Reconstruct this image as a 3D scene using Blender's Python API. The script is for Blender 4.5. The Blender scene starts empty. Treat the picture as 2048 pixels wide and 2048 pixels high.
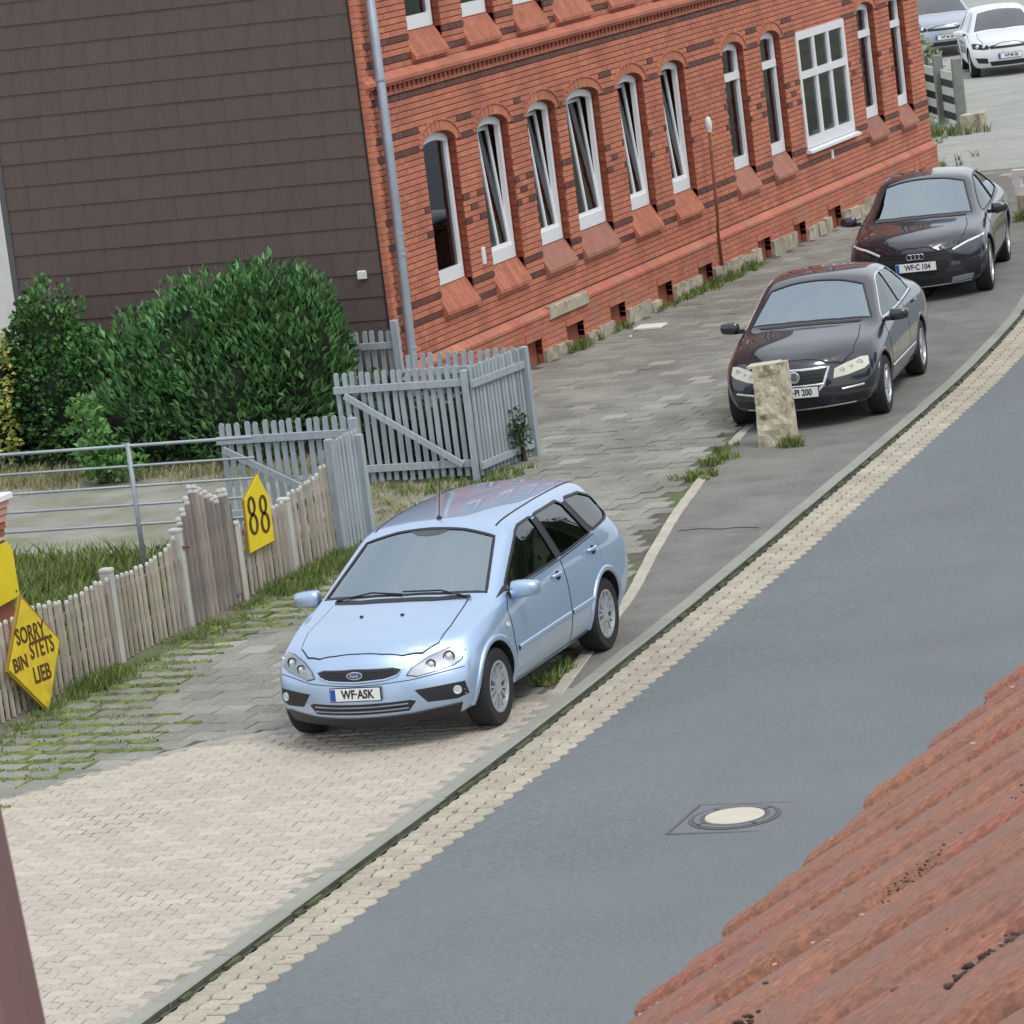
import bpy, bmesh, math, random
from mathutils import Vector, Matrix
from mathutils.bvhtree import BVHTree
from mathutils import noise as mnoise
PI = math.pi
sc = bpy.context.scene
C = sc.collection

# ------------------------------------------------------------------ camera
cd = bpy.data.cameras.new('camera')
cam = bpy.data.objects.new('camera', cd)
C.objects.link(cam)
cd.sensor_width = 36.0
cd.lens = 36.0 * 8230 / 2048
cd.clip_start = 0.05
cd.clip_end = 900
Fv = Vector((-0.3892, 0.9058, -0.1672)).normalized()
Hr = Fv.cross(Vector((0, 0, 1))).normalized()
Hu = Hr.cross(Fv).normalized()
ro = -0.125
Rv = math.cos(ro) * Hr + math.sin(ro) * Hu
Uv = -math.sin(ro) * Hr + math.cos(ro) * Hu
CAM = Vector((20.86, -45.52, 7.23))
cam.matrix_world = Matrix((
    (Rv.x, Uv.x, -Fv.x, CAM.x), (Rv.y, Uv.y, -Fv.y, CAM.y), (Rv.z, Uv.z, -Fv.z, CAM.z), (0, 0, 0, 1)))
cd.dof.use_dof = True
cd.dof.focus_distance = 38.0
cd.dof.aperture_fstop = 190.0
sc.camera = cam
sc.render.resolution_x = 1024
sc.render.resolution_y = 1024

# ------------------------------------------------------------------ world and sun (bright overcast)
SUN_EL, SUN_AZ = math.radians(58), math.radians(118)     # azimuth clockwise from +Y
w = bpy.data.worlds.new('World')
sc.world = w
w.use_nodes = True
nt = w.node_tree
nt.nodes.clear()
out = nt.nodes.new('ShaderNodeOutputWorld')
bg = nt.nodes.new('ShaderNodeBackground')
sky = nt.nodes.new('ShaderNodeTexSky')
sky.sky_type = 'NISHITA'
sky.sun_disc = False
sky.sun_elevation = SUN_EL
sky.sun_rotation = SUN_AZ
sky.dust_density = 3.0
sky.air_density = 1.0
tc = nt.nodes.new('ShaderNodeTexCoord')
cl = nt.nodes.new('ShaderNodeTexNoise')
cl.inputs['Scale'].default_value = 2.2
cl.inputs['Detail'].default_value = 5
mp = nt.nodes.new('ShaderNodeMapping')
mp.inputs['Scale'].default_value = (1, 1, 2.6)
cr = nt.nodes.new('ShaderNodeValToRGB')
cr.color_ramp.elements[0].position = 0.36
cr.color_ramp.elements[0].color = (5.9, 6.6, 7.6, 1)
cr.color_ramp.elements[1].position = 0.62
cr.color_ramp.elements[1].color = (8.2, 8.4, 8.7, 1)
mx = nt.nodes.new('ShaderNodeMixRGB')
mx.inputs[0].default_value = 0.86
nt.links.new(tc.outputs['Generated'], mp.inputs[0])
nt.links.new(mp.outputs[0], cl.inputs['Vector'])
nt.links.new(cl.outputs[0], cr.inputs[0])
nt.links.new(sky.outputs[0], mx.inputs[1])
nt.links.new(cr.outputs[0], mx.inputs[2])
nt.links.new(mx.outputs[0], bg.inputs[0])
nt.links.new(bg.outputs[0], out.inputs[0])
bg.inputs[1].default_value = 0.13
sd = bpy.data.lights.new('sun', 'SUN')
sd.energy = 1.45
sd.angle = math.radians(20)
sd.color = (1.0, 0.96, 0.9)
sun = bpy.data.objects.new('sun', sd)
C.objects.link(sun)
sdir = Vector((math.sin(SUN_AZ) * math.cos(SUN_EL), math.cos(SUN_AZ) * math.cos(SUN_EL), math.sin(SUN_EL)))
sun.rotation_euler = sdir.to_track_quat('Z', 'Y').to_euler()
sun.location = (0, 0, 40)
vs = sc.view_settings
vs.view_transform = 'Standard'
vs.look = 'None'
vs.gamma = 1
vs.use_curve_mapping = False
vs.exposure = 0.1

# ------------------------------------------------------------------ helpers
rnd = random.Random(7)


def mat(name, col, rough=0.8, metal=0.0, var=0.0, vscale=0.0, vamt=0.0, bump=0.0, bscale=60.0, dirt=None, dscale=1.2,
        dpos=(0.52, 0.68), spec=0.5, coat=0.0, hue=0.0, speck=None, alpha=None, sub=0.0, coord='Object', streak=None):
    """principled material: per-piece value variation (var), noise variation (vamt), stains (dirt colour), bump"""
    m = bpy.data.materials.new(name)
    m.use_nodes = True
    n = m.node_tree
    b = n.nodes['Principled BSDF']
    b.inputs['Roughness'].default_value = rough
    b.inputs['Metallic'].default_value = metal
    b.inputs['Specular IOR Level'].default_value = spec
    if coat:
        b.inputs['Coat Weight'].default_value = coat
        b.inputs['Coat Roughness'].default_value = 0.03
    L = n.links.new
    cur = n.nodes.new('ShaderNodeRGB')
    cur.outputs[0].default_value = (*col, 1)
    cur = cur.outputs[0]
    tcn = n.nodes.new('ShaderNodeTexCoord')
    src = tcn.outputs['Object']
    if coord == 'World':
        gg = n.nodes.new('ShaderNodeNewGeometry')
        src = gg.outputs['Position']
    if streak:
        mpn = n.nodes.new('ShaderNodeMapping')
        mpn.inputs['Scale'].default_value = streak
        L(src, mpn.inputs[0])
        ssrc = mpn.outputs[0]
    else:
        ssrc = src
    if var or hue:
        oi = n.nodes.new('ShaderNodeObjectInfo')
        ge = n.nodes.new('ShaderNodeNewGeometry')
        ad = n.nodes.new('ShaderNodeMath')
        ad.operation = 'ADD'
        L(oi.outputs['Random'], ad.inputs[0])
        L(ge.outputs['Random Per Island'], ad.inputs[1])
        fr = n.nodes.new('ShaderNodeMath')
        fr.operation = 'FRACT'
        L(ad.outputs[0], fr.inputs[0])
        hs = n.nodes.new('ShaderNodeHueSaturation')
        mr = n.nodes.new('ShaderNodeMapRange')
        mr.inputs[3].default_value = 1 - var
        mr.inputs[4].default_value = 1 + var
        L(fr.outputs[0], mr.inputs[0])
        L(mr.outputs[0], hs.inputs['Value'])
        if hue:
            m2 = n.nodes.new('ShaderNodeMath')
            m2.operation = 'MULTIPLY'
            m2.inputs[1].default_value = 7.31
            L(fr.outputs[0], m2.inputs[0])
            f2 = n.nodes.new('ShaderNodeMath')
            f2.operation = 'FRACT'
            L(m2.outputs[0], f2.inputs[0])
            mh = n.nodes.new('ShaderNodeMapRange')
            mh.inputs[3].default_value = 0.5 - hue
            mh.inputs[4].default_value = 0.5 + hue
            L(f2.outputs[0], mh.inputs[0])
            L(mh.outputs[0], hs.inputs['Hue'])
        L(cur, hs.inputs['Color'])
        cur = hs.outputs[0]
    if vamt:
        nz = n.nodes.new('ShaderNodeTexNoise')
        nz.inputs['Scale'].default_value = vscale
        nz.inputs['Detail'].default_value = 6
        L(ssrc, nz.inputs['Vector'])
        mr = n.nodes.new('ShaderNodeMapRange')
        mr.inputs[1].default_value = 0.3
        mr.inputs[2].default_value = 0.7
        mr.inputs[3].default_value = 1 - vamt
        mr.inputs[4].default_value = 1 + vamt
        L(nz.outputs[0], mr.inputs[0])
        hs = n.nodes.new('ShaderNodeHueSaturation')
        L(mr.outputs[0], hs.inputs['Value'])
        L(cur, hs.inputs['Color'])
        cur = hs.outputs[0]
    if speck:
        nz = n.nodes.new('ShaderNodeTexNoise')
        nz.inputs['Scale'].default_value = speck[0]
        nz.inputs['Detail'].default_value = 3
        nz.inputs['Roughness'].default_value = 0.7
        L(src, nz.inputs['Vector'])
        mr = n.nodes.new('ShaderNodeMapRange')
        mr.inputs[1].default_value = 0.32
        mr.inputs[2].default_value = 0.68
        mr.inputs[3].default_value = 1 - speck[1]
        mr.inputs[4].default_value = 1 + speck[1]
        L(nz.outputs[0], mr.inputs[0])
        hs = n.nodes.new('ShaderNodeHueSaturation')
        L(mr.outputs[0], hs.inputs['Value'])
        L(cur, hs.inputs['Color'])
        cur = hs.outputs[0]
    if dirt:
        nz = n.nodes.new('ShaderNodeTexNoise')
        nz.inputs['Scale'].default_value = dscale
        nz.inputs['Detail'].default_value = 8
        nz.inputs['Roughness'].default_value = 0.65
        L(ssrc, nz.inputs['Vector'])
        rp = n.nodes.new('ShaderNodeValToRGB')
        rp.color_ramp.elements[0].position = dpos[0]
        rp.color_ramp.elements[1].position = dpos[1]
        L(nz.outputs[0], rp.inputs[0])
        mxn = n.nodes.new('ShaderNodeMixRGB')
        L(rp.outputs[0], mxn.inputs[0])
        L(cur, mxn.inputs[1])
        mxn.inputs[2].default_value = (*dirt, 1)
        cur = mxn.outputs[0]
    L(cur, b.inputs['Base Color'])
    if bump:
        nz = n.nodes.new('ShaderNodeTexNoise')
        nz.inputs['Scale'].default_value = bscale
        nz.inputs['Detail'].default_value = 5
        L(ssrc if streak else src, nz.inputs['Vector'])
        bp = n.nodes.new('ShaderNodeBump')
        bp.inputs['Strength'].default_value = bump
        bp.inputs['Distance'].default_value = 0.01
        L(nz.outputs[0], bp.inputs['Height'])
        L(bp.outputs[0], b.inputs['Normal'])
    if sub:
        b.inputs['Subsurface Weight'].default_value = sub
    return m


def tag(o, label=None, cat=None, group=None, kind=None):
    if label: o['label'] = label
    if cat: o['category'] = cat
    if group: o['group'] = group
    if kind: o['kind'] = kind
    return o


def empty(name, loc=(0, 0, 0), rz=0.0, label=None, cat=None, group=None, kind=None):
    o = bpy.data.objects.new(name, None)
    C.objects.link(o)
    o.location = loc
    o.rotation_euler = (0, 0, rz)
    o.empty_display_size = 0.2
    return tag(o, label, cat, group, kind)


class MB:
    def __init__(s):
        s.v = []; s.f = []; s.m = []

    def add(s, vs_, fs, mi=0, M=None):
        k = len(s.v)
        for p in vs_:
            s.v.append(tuple(M @ Vector(p)) if M is not None else tuple(p))
        for f in fs:
            s.f.append(tuple(i + k for i in f)); s.m.append(mi)
        return s

    def box(s, x0, x1, y0, y1, z0, z1, mi=0, M=None):
        v = [(x0, y0, z0), (x1, y0, z0), (x1, y1, z0), (x0, y1, z0), (x0, y0, z1), (x1, y0, z1), (x1, y1, z1), (x0, y1, z1)]
        f = [(0, 3, 2, 1), (4, 5, 6, 7), (0, 1, 5, 4), (1, 2, 6, 5), (2, 3, 7, 6), (3, 0, 4, 7)]
        return s.add(v, f, mi, M)

    def cham(s, x0, x1, y0, y1, z0, z1, c=0.004, mi=0, M=None, ax=2):
        """box with the outer edge of one face chamfered (ax 2 = top, 0 = +x face)"""
        if ax == 2:
            v = [(x0, y0, z0), (x1, y0, z0), (x1, y1, z0), (x0, y1, z0), (x0, y0, z1 - c), (x1, y0, z1 - c), (x1, y1, z1 - c), (x0, y1, z1 - c),
                 (x0 + c, y0 + c, z1), (x1 - c, y0 + c, z1), (x1 - c, y1 - c, z1), (x0 + c, y1 - c, z1)]
            f = [(0, 1, 5, 4), (1, 2, 6, 5), (2, 3, 7, 6), (3, 0, 4, 7), (4, 5, 9, 8), (5, 6, 10, 9), (6, 7, 11, 10), (7, 4, 8, 11), (8, 9, 10, 11)]
        else:
            v = [(x0, y0, z0), (x0, y1, z0), (x0, y1, z1), (x0, y0, z1), (x1 - c, y0, z0), (x1 - c, y1, z0), (x1 - c, y1, z1), (x1 - c, y0, z1),
                 (x1, y0 + c, z0 + c), (x1, y1 - c, z0 + c), (x1, y1 - c, z1 - c), (x1, y0 + c, z1 - c)]
            f = [(0, 1, 5, 4), (1, 2, 6, 5), (2, 3, 7, 6), (3, 0, 4, 7), (4, 5, 9, 8), (5, 6, 10, 9), (6, 7, 11, 10), (7, 4, 8, 11), (8, 9, 10, 11)]
        return s.add(v, f, mi, M)

    def prism(s, poly, d0, d1, axis='z', mi=0, M=None):
        n = len(poly)
        def P(a, b, d):
            return (a, b, d) if axis == 'z' else ((d, a, b) if axis == 'x' else (a, d, b))
        v = [P(a, b, d0) for a, b in poly] + [P(a, b, d1) for a, b in poly]
        f = [tuple(range(n))[::-1], tuple(range(n, 2 * n))] + [(i, (i + 1) % n, n + (i + 1) % n, n + i) for i in range(n)]
        return s.add(v, f, mi, M)

    def tube(s, pts, r, seg=8, mi=0, cap=True, M=None):
        pts = [Vector(p) for p in pts]
        rs = r if isinstance(r, (list, tuple)) else [r] * len(pts)
        vs_, fs = [], []
        for i, p in enumerate(pts):
            d = (pts[min(i + 1, len(pts) - 1)] - pts[max(i - 1, 0)]).normalized()
            a = Vector((0, 0, 1)) if abs(d.z) < 0.9 else Vector((1, 0, 0))
            u = d.cross(a).normalized(); v = d.cross(u).normalized()
            for k in range(seg):
                t = 2 * PI * k / seg
                vs_.append(tuple(p + rs[i] * (math.cos(t) * u + math.sin(t) * v)))
        for i in range(len(pts) - 1):
            for k in range(seg):
                k2 = (k + 1) % seg
                fs.append((i * seg + k, (i + 1) * seg + k, (i + 1) * seg + k2, i * seg + k2))
        if cap:
            fs.append(tuple(range(seg)))
            fs.append(tuple((len(pts) - 1) * seg + k for k in range(seg))[::-1])
        return s.add(vs_, fs, mi, M)

    def lathe(s, prof, seg=24, axis='y', mi=0, M=None, closed=False):
        """prof = list of (radius, position along axis)"""
        vs_, fs = [], []
        for r, h in prof:
            for k in range(seg):
                t = 2 * PI * k / seg
                a, b = r * math.cos(t), r * math.sin(t)
                vs_.append((a, h, b) if axis == 'y' else ((a, b, h) if axis == 'z' else (h, a, b)))
        n = len(prof)
        for i in range(n - 1):
            for k in range(seg):
                k2 = (k + 1) % seg
                fs.append((i * seg + k, i * seg + k2, (i + 1) * seg + k2, (i + 1) * seg + k))
        if not closed:
            if prof[0][0] > 1e-4: fs.append(tuple(range(seg)))
            if prof[-1][0] > 1e-4: fs.append(tuple((n - 1) * seg + k for k in range(seg)))
        return s.add(vs_, fs, mi, M)

    def mesh(s, name, mats, smooth=False, ang=None):
        me = bpy.data.meshes.new(name)
        me.from_pydata(s.v, [], s.f)
        ml = mats if isinstance(mats, (list, tuple)) else [mats]
        for m_ in ml: me.materials.append(m_)
        if len(ml) > 1:
            me.polygons.foreach_set('material_index', s.m)
        if smooth or ang:
            me.polygons.foreach_set('use_smooth', [True] * len(me.polygons))
            if ang:
                fixn(me)
                me.set_sharp_from_angle(angle=math.radians(ang))
        return me

    def build(s, name, mats, parent=None, smooth=False, ang=None, fix=False):
        me = s.mesh(name, mats, smooth, ang)
        if fix: fixn(me)
        return link(name, me, parent)


def fixn(me):
    b = bmesh.new(); b.from_mesh(me)
    bmesh.ops.remove_doubles(b, verts=b.verts, dist=1e-5)
    bmesh.ops.recalc_face_normals(b, faces=b.faces)
    b.to_mesh(me); b.free()


def link(name, me, parent=None, loc=None, rot=None):
    o = bpy.data.objects.new(name, me)
    C.objects.link(o)
    if parent is not None: o.parent = parent
    if loc is not None: o.location = loc
    if rot is not None: o.rotation_euler = rot
    return o


def copy_tree(o, parent=None):
    c = o.copy(); C.objects.link(c); c.parent = parent
    for ch in list(o.children): copy_tree(ch, c)
    return c


def text_mesh(string, size, m, name='lettering', bold=0.0, sx=1.0, extr=0.0015):
    cu = bpy.data.curves.new(name, 'FONT')
    cu.body = string; cu.size = size; cu.align_x = 'CENTER'; cu.align_y = 'CENTER'
    cu.extrude = extr; cu.offset = bold; cu.resolution_u = 3
    ob = bpy.data.objects.new('tmp', cu)
    C.objects.link(ob)
    dg = bpy.context.evaluated_depsgraph_get()
    dg.update()
    me = bpy.data.meshes.new_from_object(ob.evaluated_get(dg))
    bpy.data.objects.remove(ob)
    me.name = name
    me.transform(Matrix.Diagonal((sx, 1, 1, 1)))
    me.materials.clear(); me.materials.append(m)
    return me

# matrix that puts text (x right, y up, z towards viewer) on a wall facing +X with "right" = +Y
FACE_X = Matrix(((0, 0, 1, 0), (1, 0, 0, 0), (0, 1, 0, 0), (0, 0, 0, 1)))

def glass_mat(name, tint, refl=1.6, tr=(0.60, 0.68, 0.72)):
    m = bpy.data.materials.new(name); m.use_nodes = True
    n = m.node_tree; n.nodes.clear()
    o = n.nodes.new('ShaderNodeOutputMaterial'); mixn = n.nodes.new('ShaderNodeMixShader')
    t = n.nodes.new('ShaderNodeBsdfTransparent'); g = n.nodes.new('ShaderNodeBsdfGlossy'); fr = n.nodes.new('ShaderNodeFresnel')
    t.inputs[0].default_value = (*tr, 1); g.inputs['Roughness'].default_value = .02; g.inputs[0].default_value = (*tint, 1)
    fr.inputs[0].default_value = refl
    n.links.new(fr.outputs[0], mixn.inputs[0]); n.links.new(t.outputs[0], mixn.inputs[1]); n.links.new(g.outputs[0], mixn.inputs[2])
    n.links.new(mixn.outputs[0], o.inputs[0])
    return m
# ------------------------------------------------------------------ materials
M = {}
M['brick'] = mat('brick', (0.545, 0.195, 0.114), 0.8, speck=(30, .14), var=0.085, hue=0.007, vscale=3, vamt=0.07, bump=0.25, bscale=90, dirt=(0.34, 0.118, 0.078), dscale=1.3, dpos=(0.47, 0.72), coord='World')
M['brick_dark'] = mat('brick_glazed', (0.125, 0.045, 0.034), 0.5, var=0.2, bump=0.15, bscale=60)
M['mortar'] = mat('mortar', (0.34, 0.105, 0.062), 0.95, vscale=5, vamt=0.15, bump=0.3, bscale=120)
M['jamb'] = mat('shaded_jamb_brick', (0.25, 0.060, 0.030), 0.75, var=0.15, hue=0.01, bump=0.2)  # brick darkened to carry the shade of reveals, soffits and dentils
M['plinth'] = mat('plinth_brick', (0.49, 0.170, 0.105), 0.85, speck=(30, .16), var=0.08, hue=0.01, vscale=2.0, vamt=0.12, bump=0.3, dirt=(0.33, 0.20, 0.15), dscale=1.5, dpos=(0.5, 0.8), coord='World')
M['stone'] = mat('limestone', (0.44, 0.40, 0.31), 0.9, var=0.15, vscale=6, vamt=0.2, bump=0.7, bscale=22, dirt=(0.25, 0.21, 0.14), dscale=4, dpos=(0.48, 0.66))
M['sill_old'] = mat('sandstone_sill', (0.35, 0.155, 0.11), 0.85, var=0.1, vscale=5, vamt=0.12, bump=0.3)
M['sill'] = mat('brick_sill', (0.46, 0.158, 0.092), 0.8, var=0.12, vscale=8, vamt=0.12, bump=0.35, dirt=(0.33, 0.11, 0.07), dscale=5)
M['pvc'] = mat('white_frame', (0.82, 0.83, 0.84), 0.35)
M['glass'] = glass_mat('window_glass', (.9, .95, 1), 1.9, (.85, .88, .90))
M['curtain'] = mat('net_curtain', (0.52, 0.54, 0.50), 0.8, vscale=3, vamt=0.22, streak=(1, 5, .6))
M['shingle'] = mat('bitumen_shingle', (0.122, 0.088, 0.080), 0.8, speck=(40, .10), var=0.035, vscale=4, vamt=0.07, bump=0.3, bscale=140, dirt=(0.103, 0.074, 0.068), dscale=2.2, dpos=(0.5, 0.75), streak=(2.2, 1, 0.7))
M['shingle_gap'] = mat('shingle_backing', (0.03, 0.022, 0.02), 0.95)
M['zinc'] = mat('galvanised_zinc', (0.33, 0.37, 0.40), 0.5, metal=0.25, vscale=3, vamt=0.12, bump=0.1, var=0.05)
M['zinc_pipe'] = mat('zinc_pipe', (0.36, 0.41, 0.47), 0.45, metal=0.3, vscale=4, vamt=0.1)
M['rust'] = mat('rust_pipe', (0.22, 0.075, 0.04), 0.85, vscale=8, vamt=0.25)
M['white_paint'] = mat('white_paint', (0.78, 0.78, 0.76), 0.6, vscale=6, vamt=0.06)
M['asphalt'] = mat('road_asphalt', (0.160, 0.179, 0.188), 0.85, speck=(30, .20), vscale=0.7, vamt=0.06, bump=0.5, bscale=120, dirt=(0.175, 0.192, 0.202), dscale=0.5, dpos=(0.45, 0.75), coord='World', spec=0.4)
M['footpath'] = mat('footpath_asphalt', (0.170, 0.162, 0.150), 0.9, speck=(25, .22), vscale=2.0, vamt=0.16, bump=0.5, bscale=80, dirt=(0.225, 0.222, 0.20), dscale=0.9, dpos=(0.45, 0.7), coord='World')
M['slab'] = mat('concrete_slab', (0.26, 0.257, 0.222), 0.9, speck=(25, .2), var=0.15, vscale=1.1, vamt=0.15, bump=0.35, bscale=50, dirt=(0.15, 0.15, 0.125), dscale=0.7, dpos=(0.47, 0.75), coord='World')
M['slab_light'] = mat('light_slab', (0.325, 0.318, 0.275), 0.9, speck=(25, .15), var=0.12, vscale=1.1, vamt=0.1, bump=0.3, coord='World')
M['trim_dark'] = mat('dark_corner_trim', (0.10, 0.105, 0.105), 0.6)
M['mortar_fill'] = mat('sandy_fill', (0.36, 0.335, 0.285), 0.95, speck=(25, .2), vscale=3, vamt=0.2, coord='World', dirt=(0.22, 0.22, 0.15), dscale=2.5, dpos=(0.5, 0.65))
M['debris'] = mat('leaf_debris', (0.13, 0.095, 0.05), 0.9, var=0.5)
M['slab_far'] = mat('pale_slab', (0.33, 0.335, 0.305), 0.9, var=0.05, vscale=0.8, vamt=0.08, coord='World')
M['joint'] = mat('joint_soil', (0.105, 0.10, 0.075), 0.95, vscale=3, vamt=0.3, coord='World', dirt=(0.10, 0.14, 0.045), dscale=1.3, dpos=(0.5, 0.6))
M['joint_pale'] = mat('joint_sand', (0.17, 0.15, 0.115), 0.95, vscale=3, vamt=0.3, coord='World', dirt=(0.14, 0.14, 0.09), dscale=1.0, dpos=(0.5, 0.62))
M['paver'] = mat('concrete_paver', (0.50, 0.446, 0.372), 0.85, speck=(28, .12), var=0.09, hue=0.008, vscale=0.8, vamt=0.05, bump=0.3, bscale=60, dirt=(0.41, 0.375, 0.32), dscale=0.8, dpos=(0.45, 0.75), coord='World')
M['gutter'] = mat('gutter_block', (0.42, 0.38, 0.30), 0.85, speck=(28, .14), var=0.12, hue=0.01, vscale=2, vamt=0.08, bump=0.35, bscale=60, dirt=(0.36, 0.33, 0.26), dscale=1.4, dpos=(0.5, 0.75), coord='World')
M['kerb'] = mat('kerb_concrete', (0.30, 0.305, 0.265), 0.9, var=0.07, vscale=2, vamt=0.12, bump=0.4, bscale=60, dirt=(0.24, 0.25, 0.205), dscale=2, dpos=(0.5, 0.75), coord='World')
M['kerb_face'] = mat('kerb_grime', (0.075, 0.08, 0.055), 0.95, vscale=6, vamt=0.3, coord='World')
M['edging'] = mat('edging_strip', (0.44, 0.41, 0.335), 0.9, var=0.08, vscale=5, vamt=0.12, bump=0.4, coord='World')
M['ground'] = mat('earth', (0.16, 0.15, 0.11), 0.95, vscale=0.6, vamt=0.2, bump=0.4, coord='World', dirt=(0.10, 0.13, 0.05), dscale=0.4, dpos=(0.45, 0.6))
M['yard'] = mat('yard_concrete', (0.30, 0.29, 0.255), 0.92, vscale=1.5, vamt=0.15, bump=0.4, bscale=40, coord='World', dirt=(0.20, 0.21, 0.13), dscale=1.0, dpos=(0.45, 0.62))
M['grass'] = mat('grass_blades', (0.150, 0.200, 0.050), 0.7, var=0.45, hue=0.03, sub=0.0)
M['grass_dry'] = mat('dry_grass', (0.30, 0.29, 0.15), 0.8, var=0.3, hue=0.03)
M['moss'] = mat('moss', (0.145, 0.19, 0.055), 0.95, var=0.2, vscale=6, vamt=0.4, bump=0.9, bscale=70, coord='World')
M['laurel'] = mat('laurel_leaf', (0.088, 0.205, 0.066), 0.36, var=0.65, hue=0.022, vscale=1.6, vamt=0.25, spec=0.55)
M['ivy'] = mat('dark_shrub_leaf', (0.062, 0.165, 0.040), 0.42, var=0.6, hue=0.02, vscale=1.6, vamt=0.3)
M['young'] = mat('light_green_leaf', (0.12, 0.27, 0.07), 0.5, var=0.3, hue=0.015)
M['variegated'] = mat('yellow_green_leaf', (0.36, 0.40, 0.10), 0.6, var=0.45, hue=0.025)
M['pale_leaf'] = mat('pale_leaf', (0.30, 0.36, 0.22), 0.6, var=0.3)
M['dark_leaf'] = mat('hedge_leaf', (0.05, 0.09, 0.03), 0.6, var=0.5)
M['bark'] = mat('bark', (0.07, 0.05, 0.035), 0.9, vscale=8, vamt=0.3, bump=0.5)
M['picket'] = mat('weathered_picket', (0.40, 0.35, 0.29), 0.85, var=0.2, hue=0.014, vscale=7, vamt=0.2, bump=0.3, streak=(6, 6, 0.7), dirt=(0.24, 0.22, 0.18), dscale=2.5, dpos=(0.5, 0.75))
M['picket_gate'] = mat('weathered_gate_wood', (0.27, 0.235, 0.205), 0.85, var=0.25, vscale=7, vamt=0.25, bump=0.3, streak=(6, 6, 0.7))
M['picket_top'] = mat('bleached_end_grain', (0.52, 0.52, 0.49), 0.8, var=0.1)
M['post_conc'] = mat('concrete_post', (0.50, 0.48, 0.44), 0.85, vscale=5, vamt=0.1)
M['red_wood'] = mat('red_brown_wood', (0.16, 0.06, 0.04), 0.8, vscale=6, vamt=0.3, streak=(4, 4, 0.6))
M['pal'] = mat('palisade_wood', (0.35, 0.40, 0.43), 0.75, var=0.10, vscale=5, vamt=0.14, bump=0.2, streak=(5, 5, 0.8))
M['yellow'] = mat('yellow_sign', (0.80, 0.62, 0.012), 0.5, vscale=5, vamt=0.04)
M['yellow_old'] = mat('old_yellow_sign', (0.72, 0.53, 0.02), 0.55, vscale=4, vamt=0.14, dirt=(0.50, 0.36, 0.03), dscale=3.5)
M['ink'] = mat('brown_ink', (0.085, 0.040, 0.008), 0.7)
M['sign_rim'] = mat('sign_rim', (0.30, 0.20, 0.02), 0.7)
M['rust_dark'] = mat('rusty_edge', (0.10, 0.045, 0.02), 0.8)
M['pillar'] = mat('pillar_brick', (0.62, 0.36, 0.28), 0.8, var=0.1, vscale=6, vamt=0.15)
M['pillar_red'] = mat('pillar_red', (0.33, 0.11, 0.06), 0.8, var=0.1)
M['black'] = mat('black_plastic', (0.012, 0.012, 0.014), 0.5)
M['rubber'] = mat('tyre_rubber', (0.016, 0.016, 0.018), 0.75)
M['tile'] = mat('clay_roof_tile', (0.320, 0.126, 0.076), 0.88, speck=(110, .42), var=0.13, hue=0.006, vscale=9, vamt=0.14, bump=0.35, bscale=160, dirt=(0.255, 0.150, 0.120), dscale=5.5, dpos=(0.42, 0.66))
M['lichen'] = mat('lichen', (0.42, 0.32, 0.26), 0.95, var=0.3)
M['moss_roof'] = mat('dark_moss', (0.075, 0.052, 0.038), 0.95, var=0.4, vscale=20, vamt=0.4)
M['house_wall'] = mat('house_render', (0.5, 0.47, 0.4), 0.9)
M['frame_near'] = mat('mauve_window_frame', (0.20, 0.125, 0.125), 0.7)
M['hedge_core'] = mat('hedge_shade_core', (0.012, 0.024, 0.010), 0.95)
M['iron'] = mat('manhole_iron', (0.175, 0.18, 0.19), 0.6, metal=0.2, bump=0.6, bscale=50)
M['iron_dark'] = mat('manhole_ring', (0.085, 0.088, 0.095), 0.6)
M['cream'] = mat('cream_concrete', (0.56, 0.52, 0.42), 0.85, vscale=6, vamt=0.06)
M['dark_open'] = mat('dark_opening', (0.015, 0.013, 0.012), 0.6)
M['cellar'] = mat('cellar_pane', (0.09, 0.11, 0.09), 0.3, vscale=5, vamt=0.6)
M['wood_grey'] = mat('grey_wood', (0.22, 0.23, 0.21), 0.85, vscale=5, vamt=0.15)
M['gap_black'] = mat('black_gap_strip', (0.018, 0.02, 0.015), 0.6)
M['stripe_white'] = mat('white_stripe', (0.62, 0.63, 0.59), 0.6)
# ------------------------------------------------------------------ the ground, road, kerb, gutter, paving
def interp(tab, y):
    if y <= tab[0][1]: return tab[0][0]
    for (x0, y0), (x1, y1) in zip(tab, tab[1:]):
        if y <= y1: return x0 + (x1 - x0) * (y - y0) / (y1 - y0)
    return tab[-1][0]

KTAB = [(9.0, -48), (8.62, -30), (8.40, -23.4), (8.28, -19.9), (8.13, -16.2), (7.90, -12.4), (7.71, -9.6), (7.50, -6.9), (7.27, -3.9), (7.02, -.8),
        (6.80, 1.5), (6.37, 5.0), (6.04, 7.1), (5.45, 10.5), (5.1, 14), (5.2, 18), (5.9, 23), (7.5, 29), (11, 36), (16, 43), (24, 51)]
def spline(tab, step=0.1):
    P = [Vector((x, y)) for x, y in tab]
    P = [2 * P[0] - P[1]] + P + [2 * P[-1] - P[-2]]
    pts = []
    for i in range(1, len(P) - 2):
        n = max(2, int((P[i + 1] - P[i]).length / step))
        for k in range(n):
            t = k / n
            a, b, c, d = P[i - 1], P[i], P[i + 1], P[i + 2]
            pts.append(0.5 * ((2 * b) + (c - a) * t + (2 * a - 5 * b + 4 * c - d) * t * t + (3 * b - a - 3 * c + d) * t ** 3))
    pts.append(P[-2])
    return pts
KP = spline(KTAB)
KS = [0.0]
for a, b in zip(KP, KP[1:]): KS.append(KS[-1] + (b - a).length)
import bisect
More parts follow.
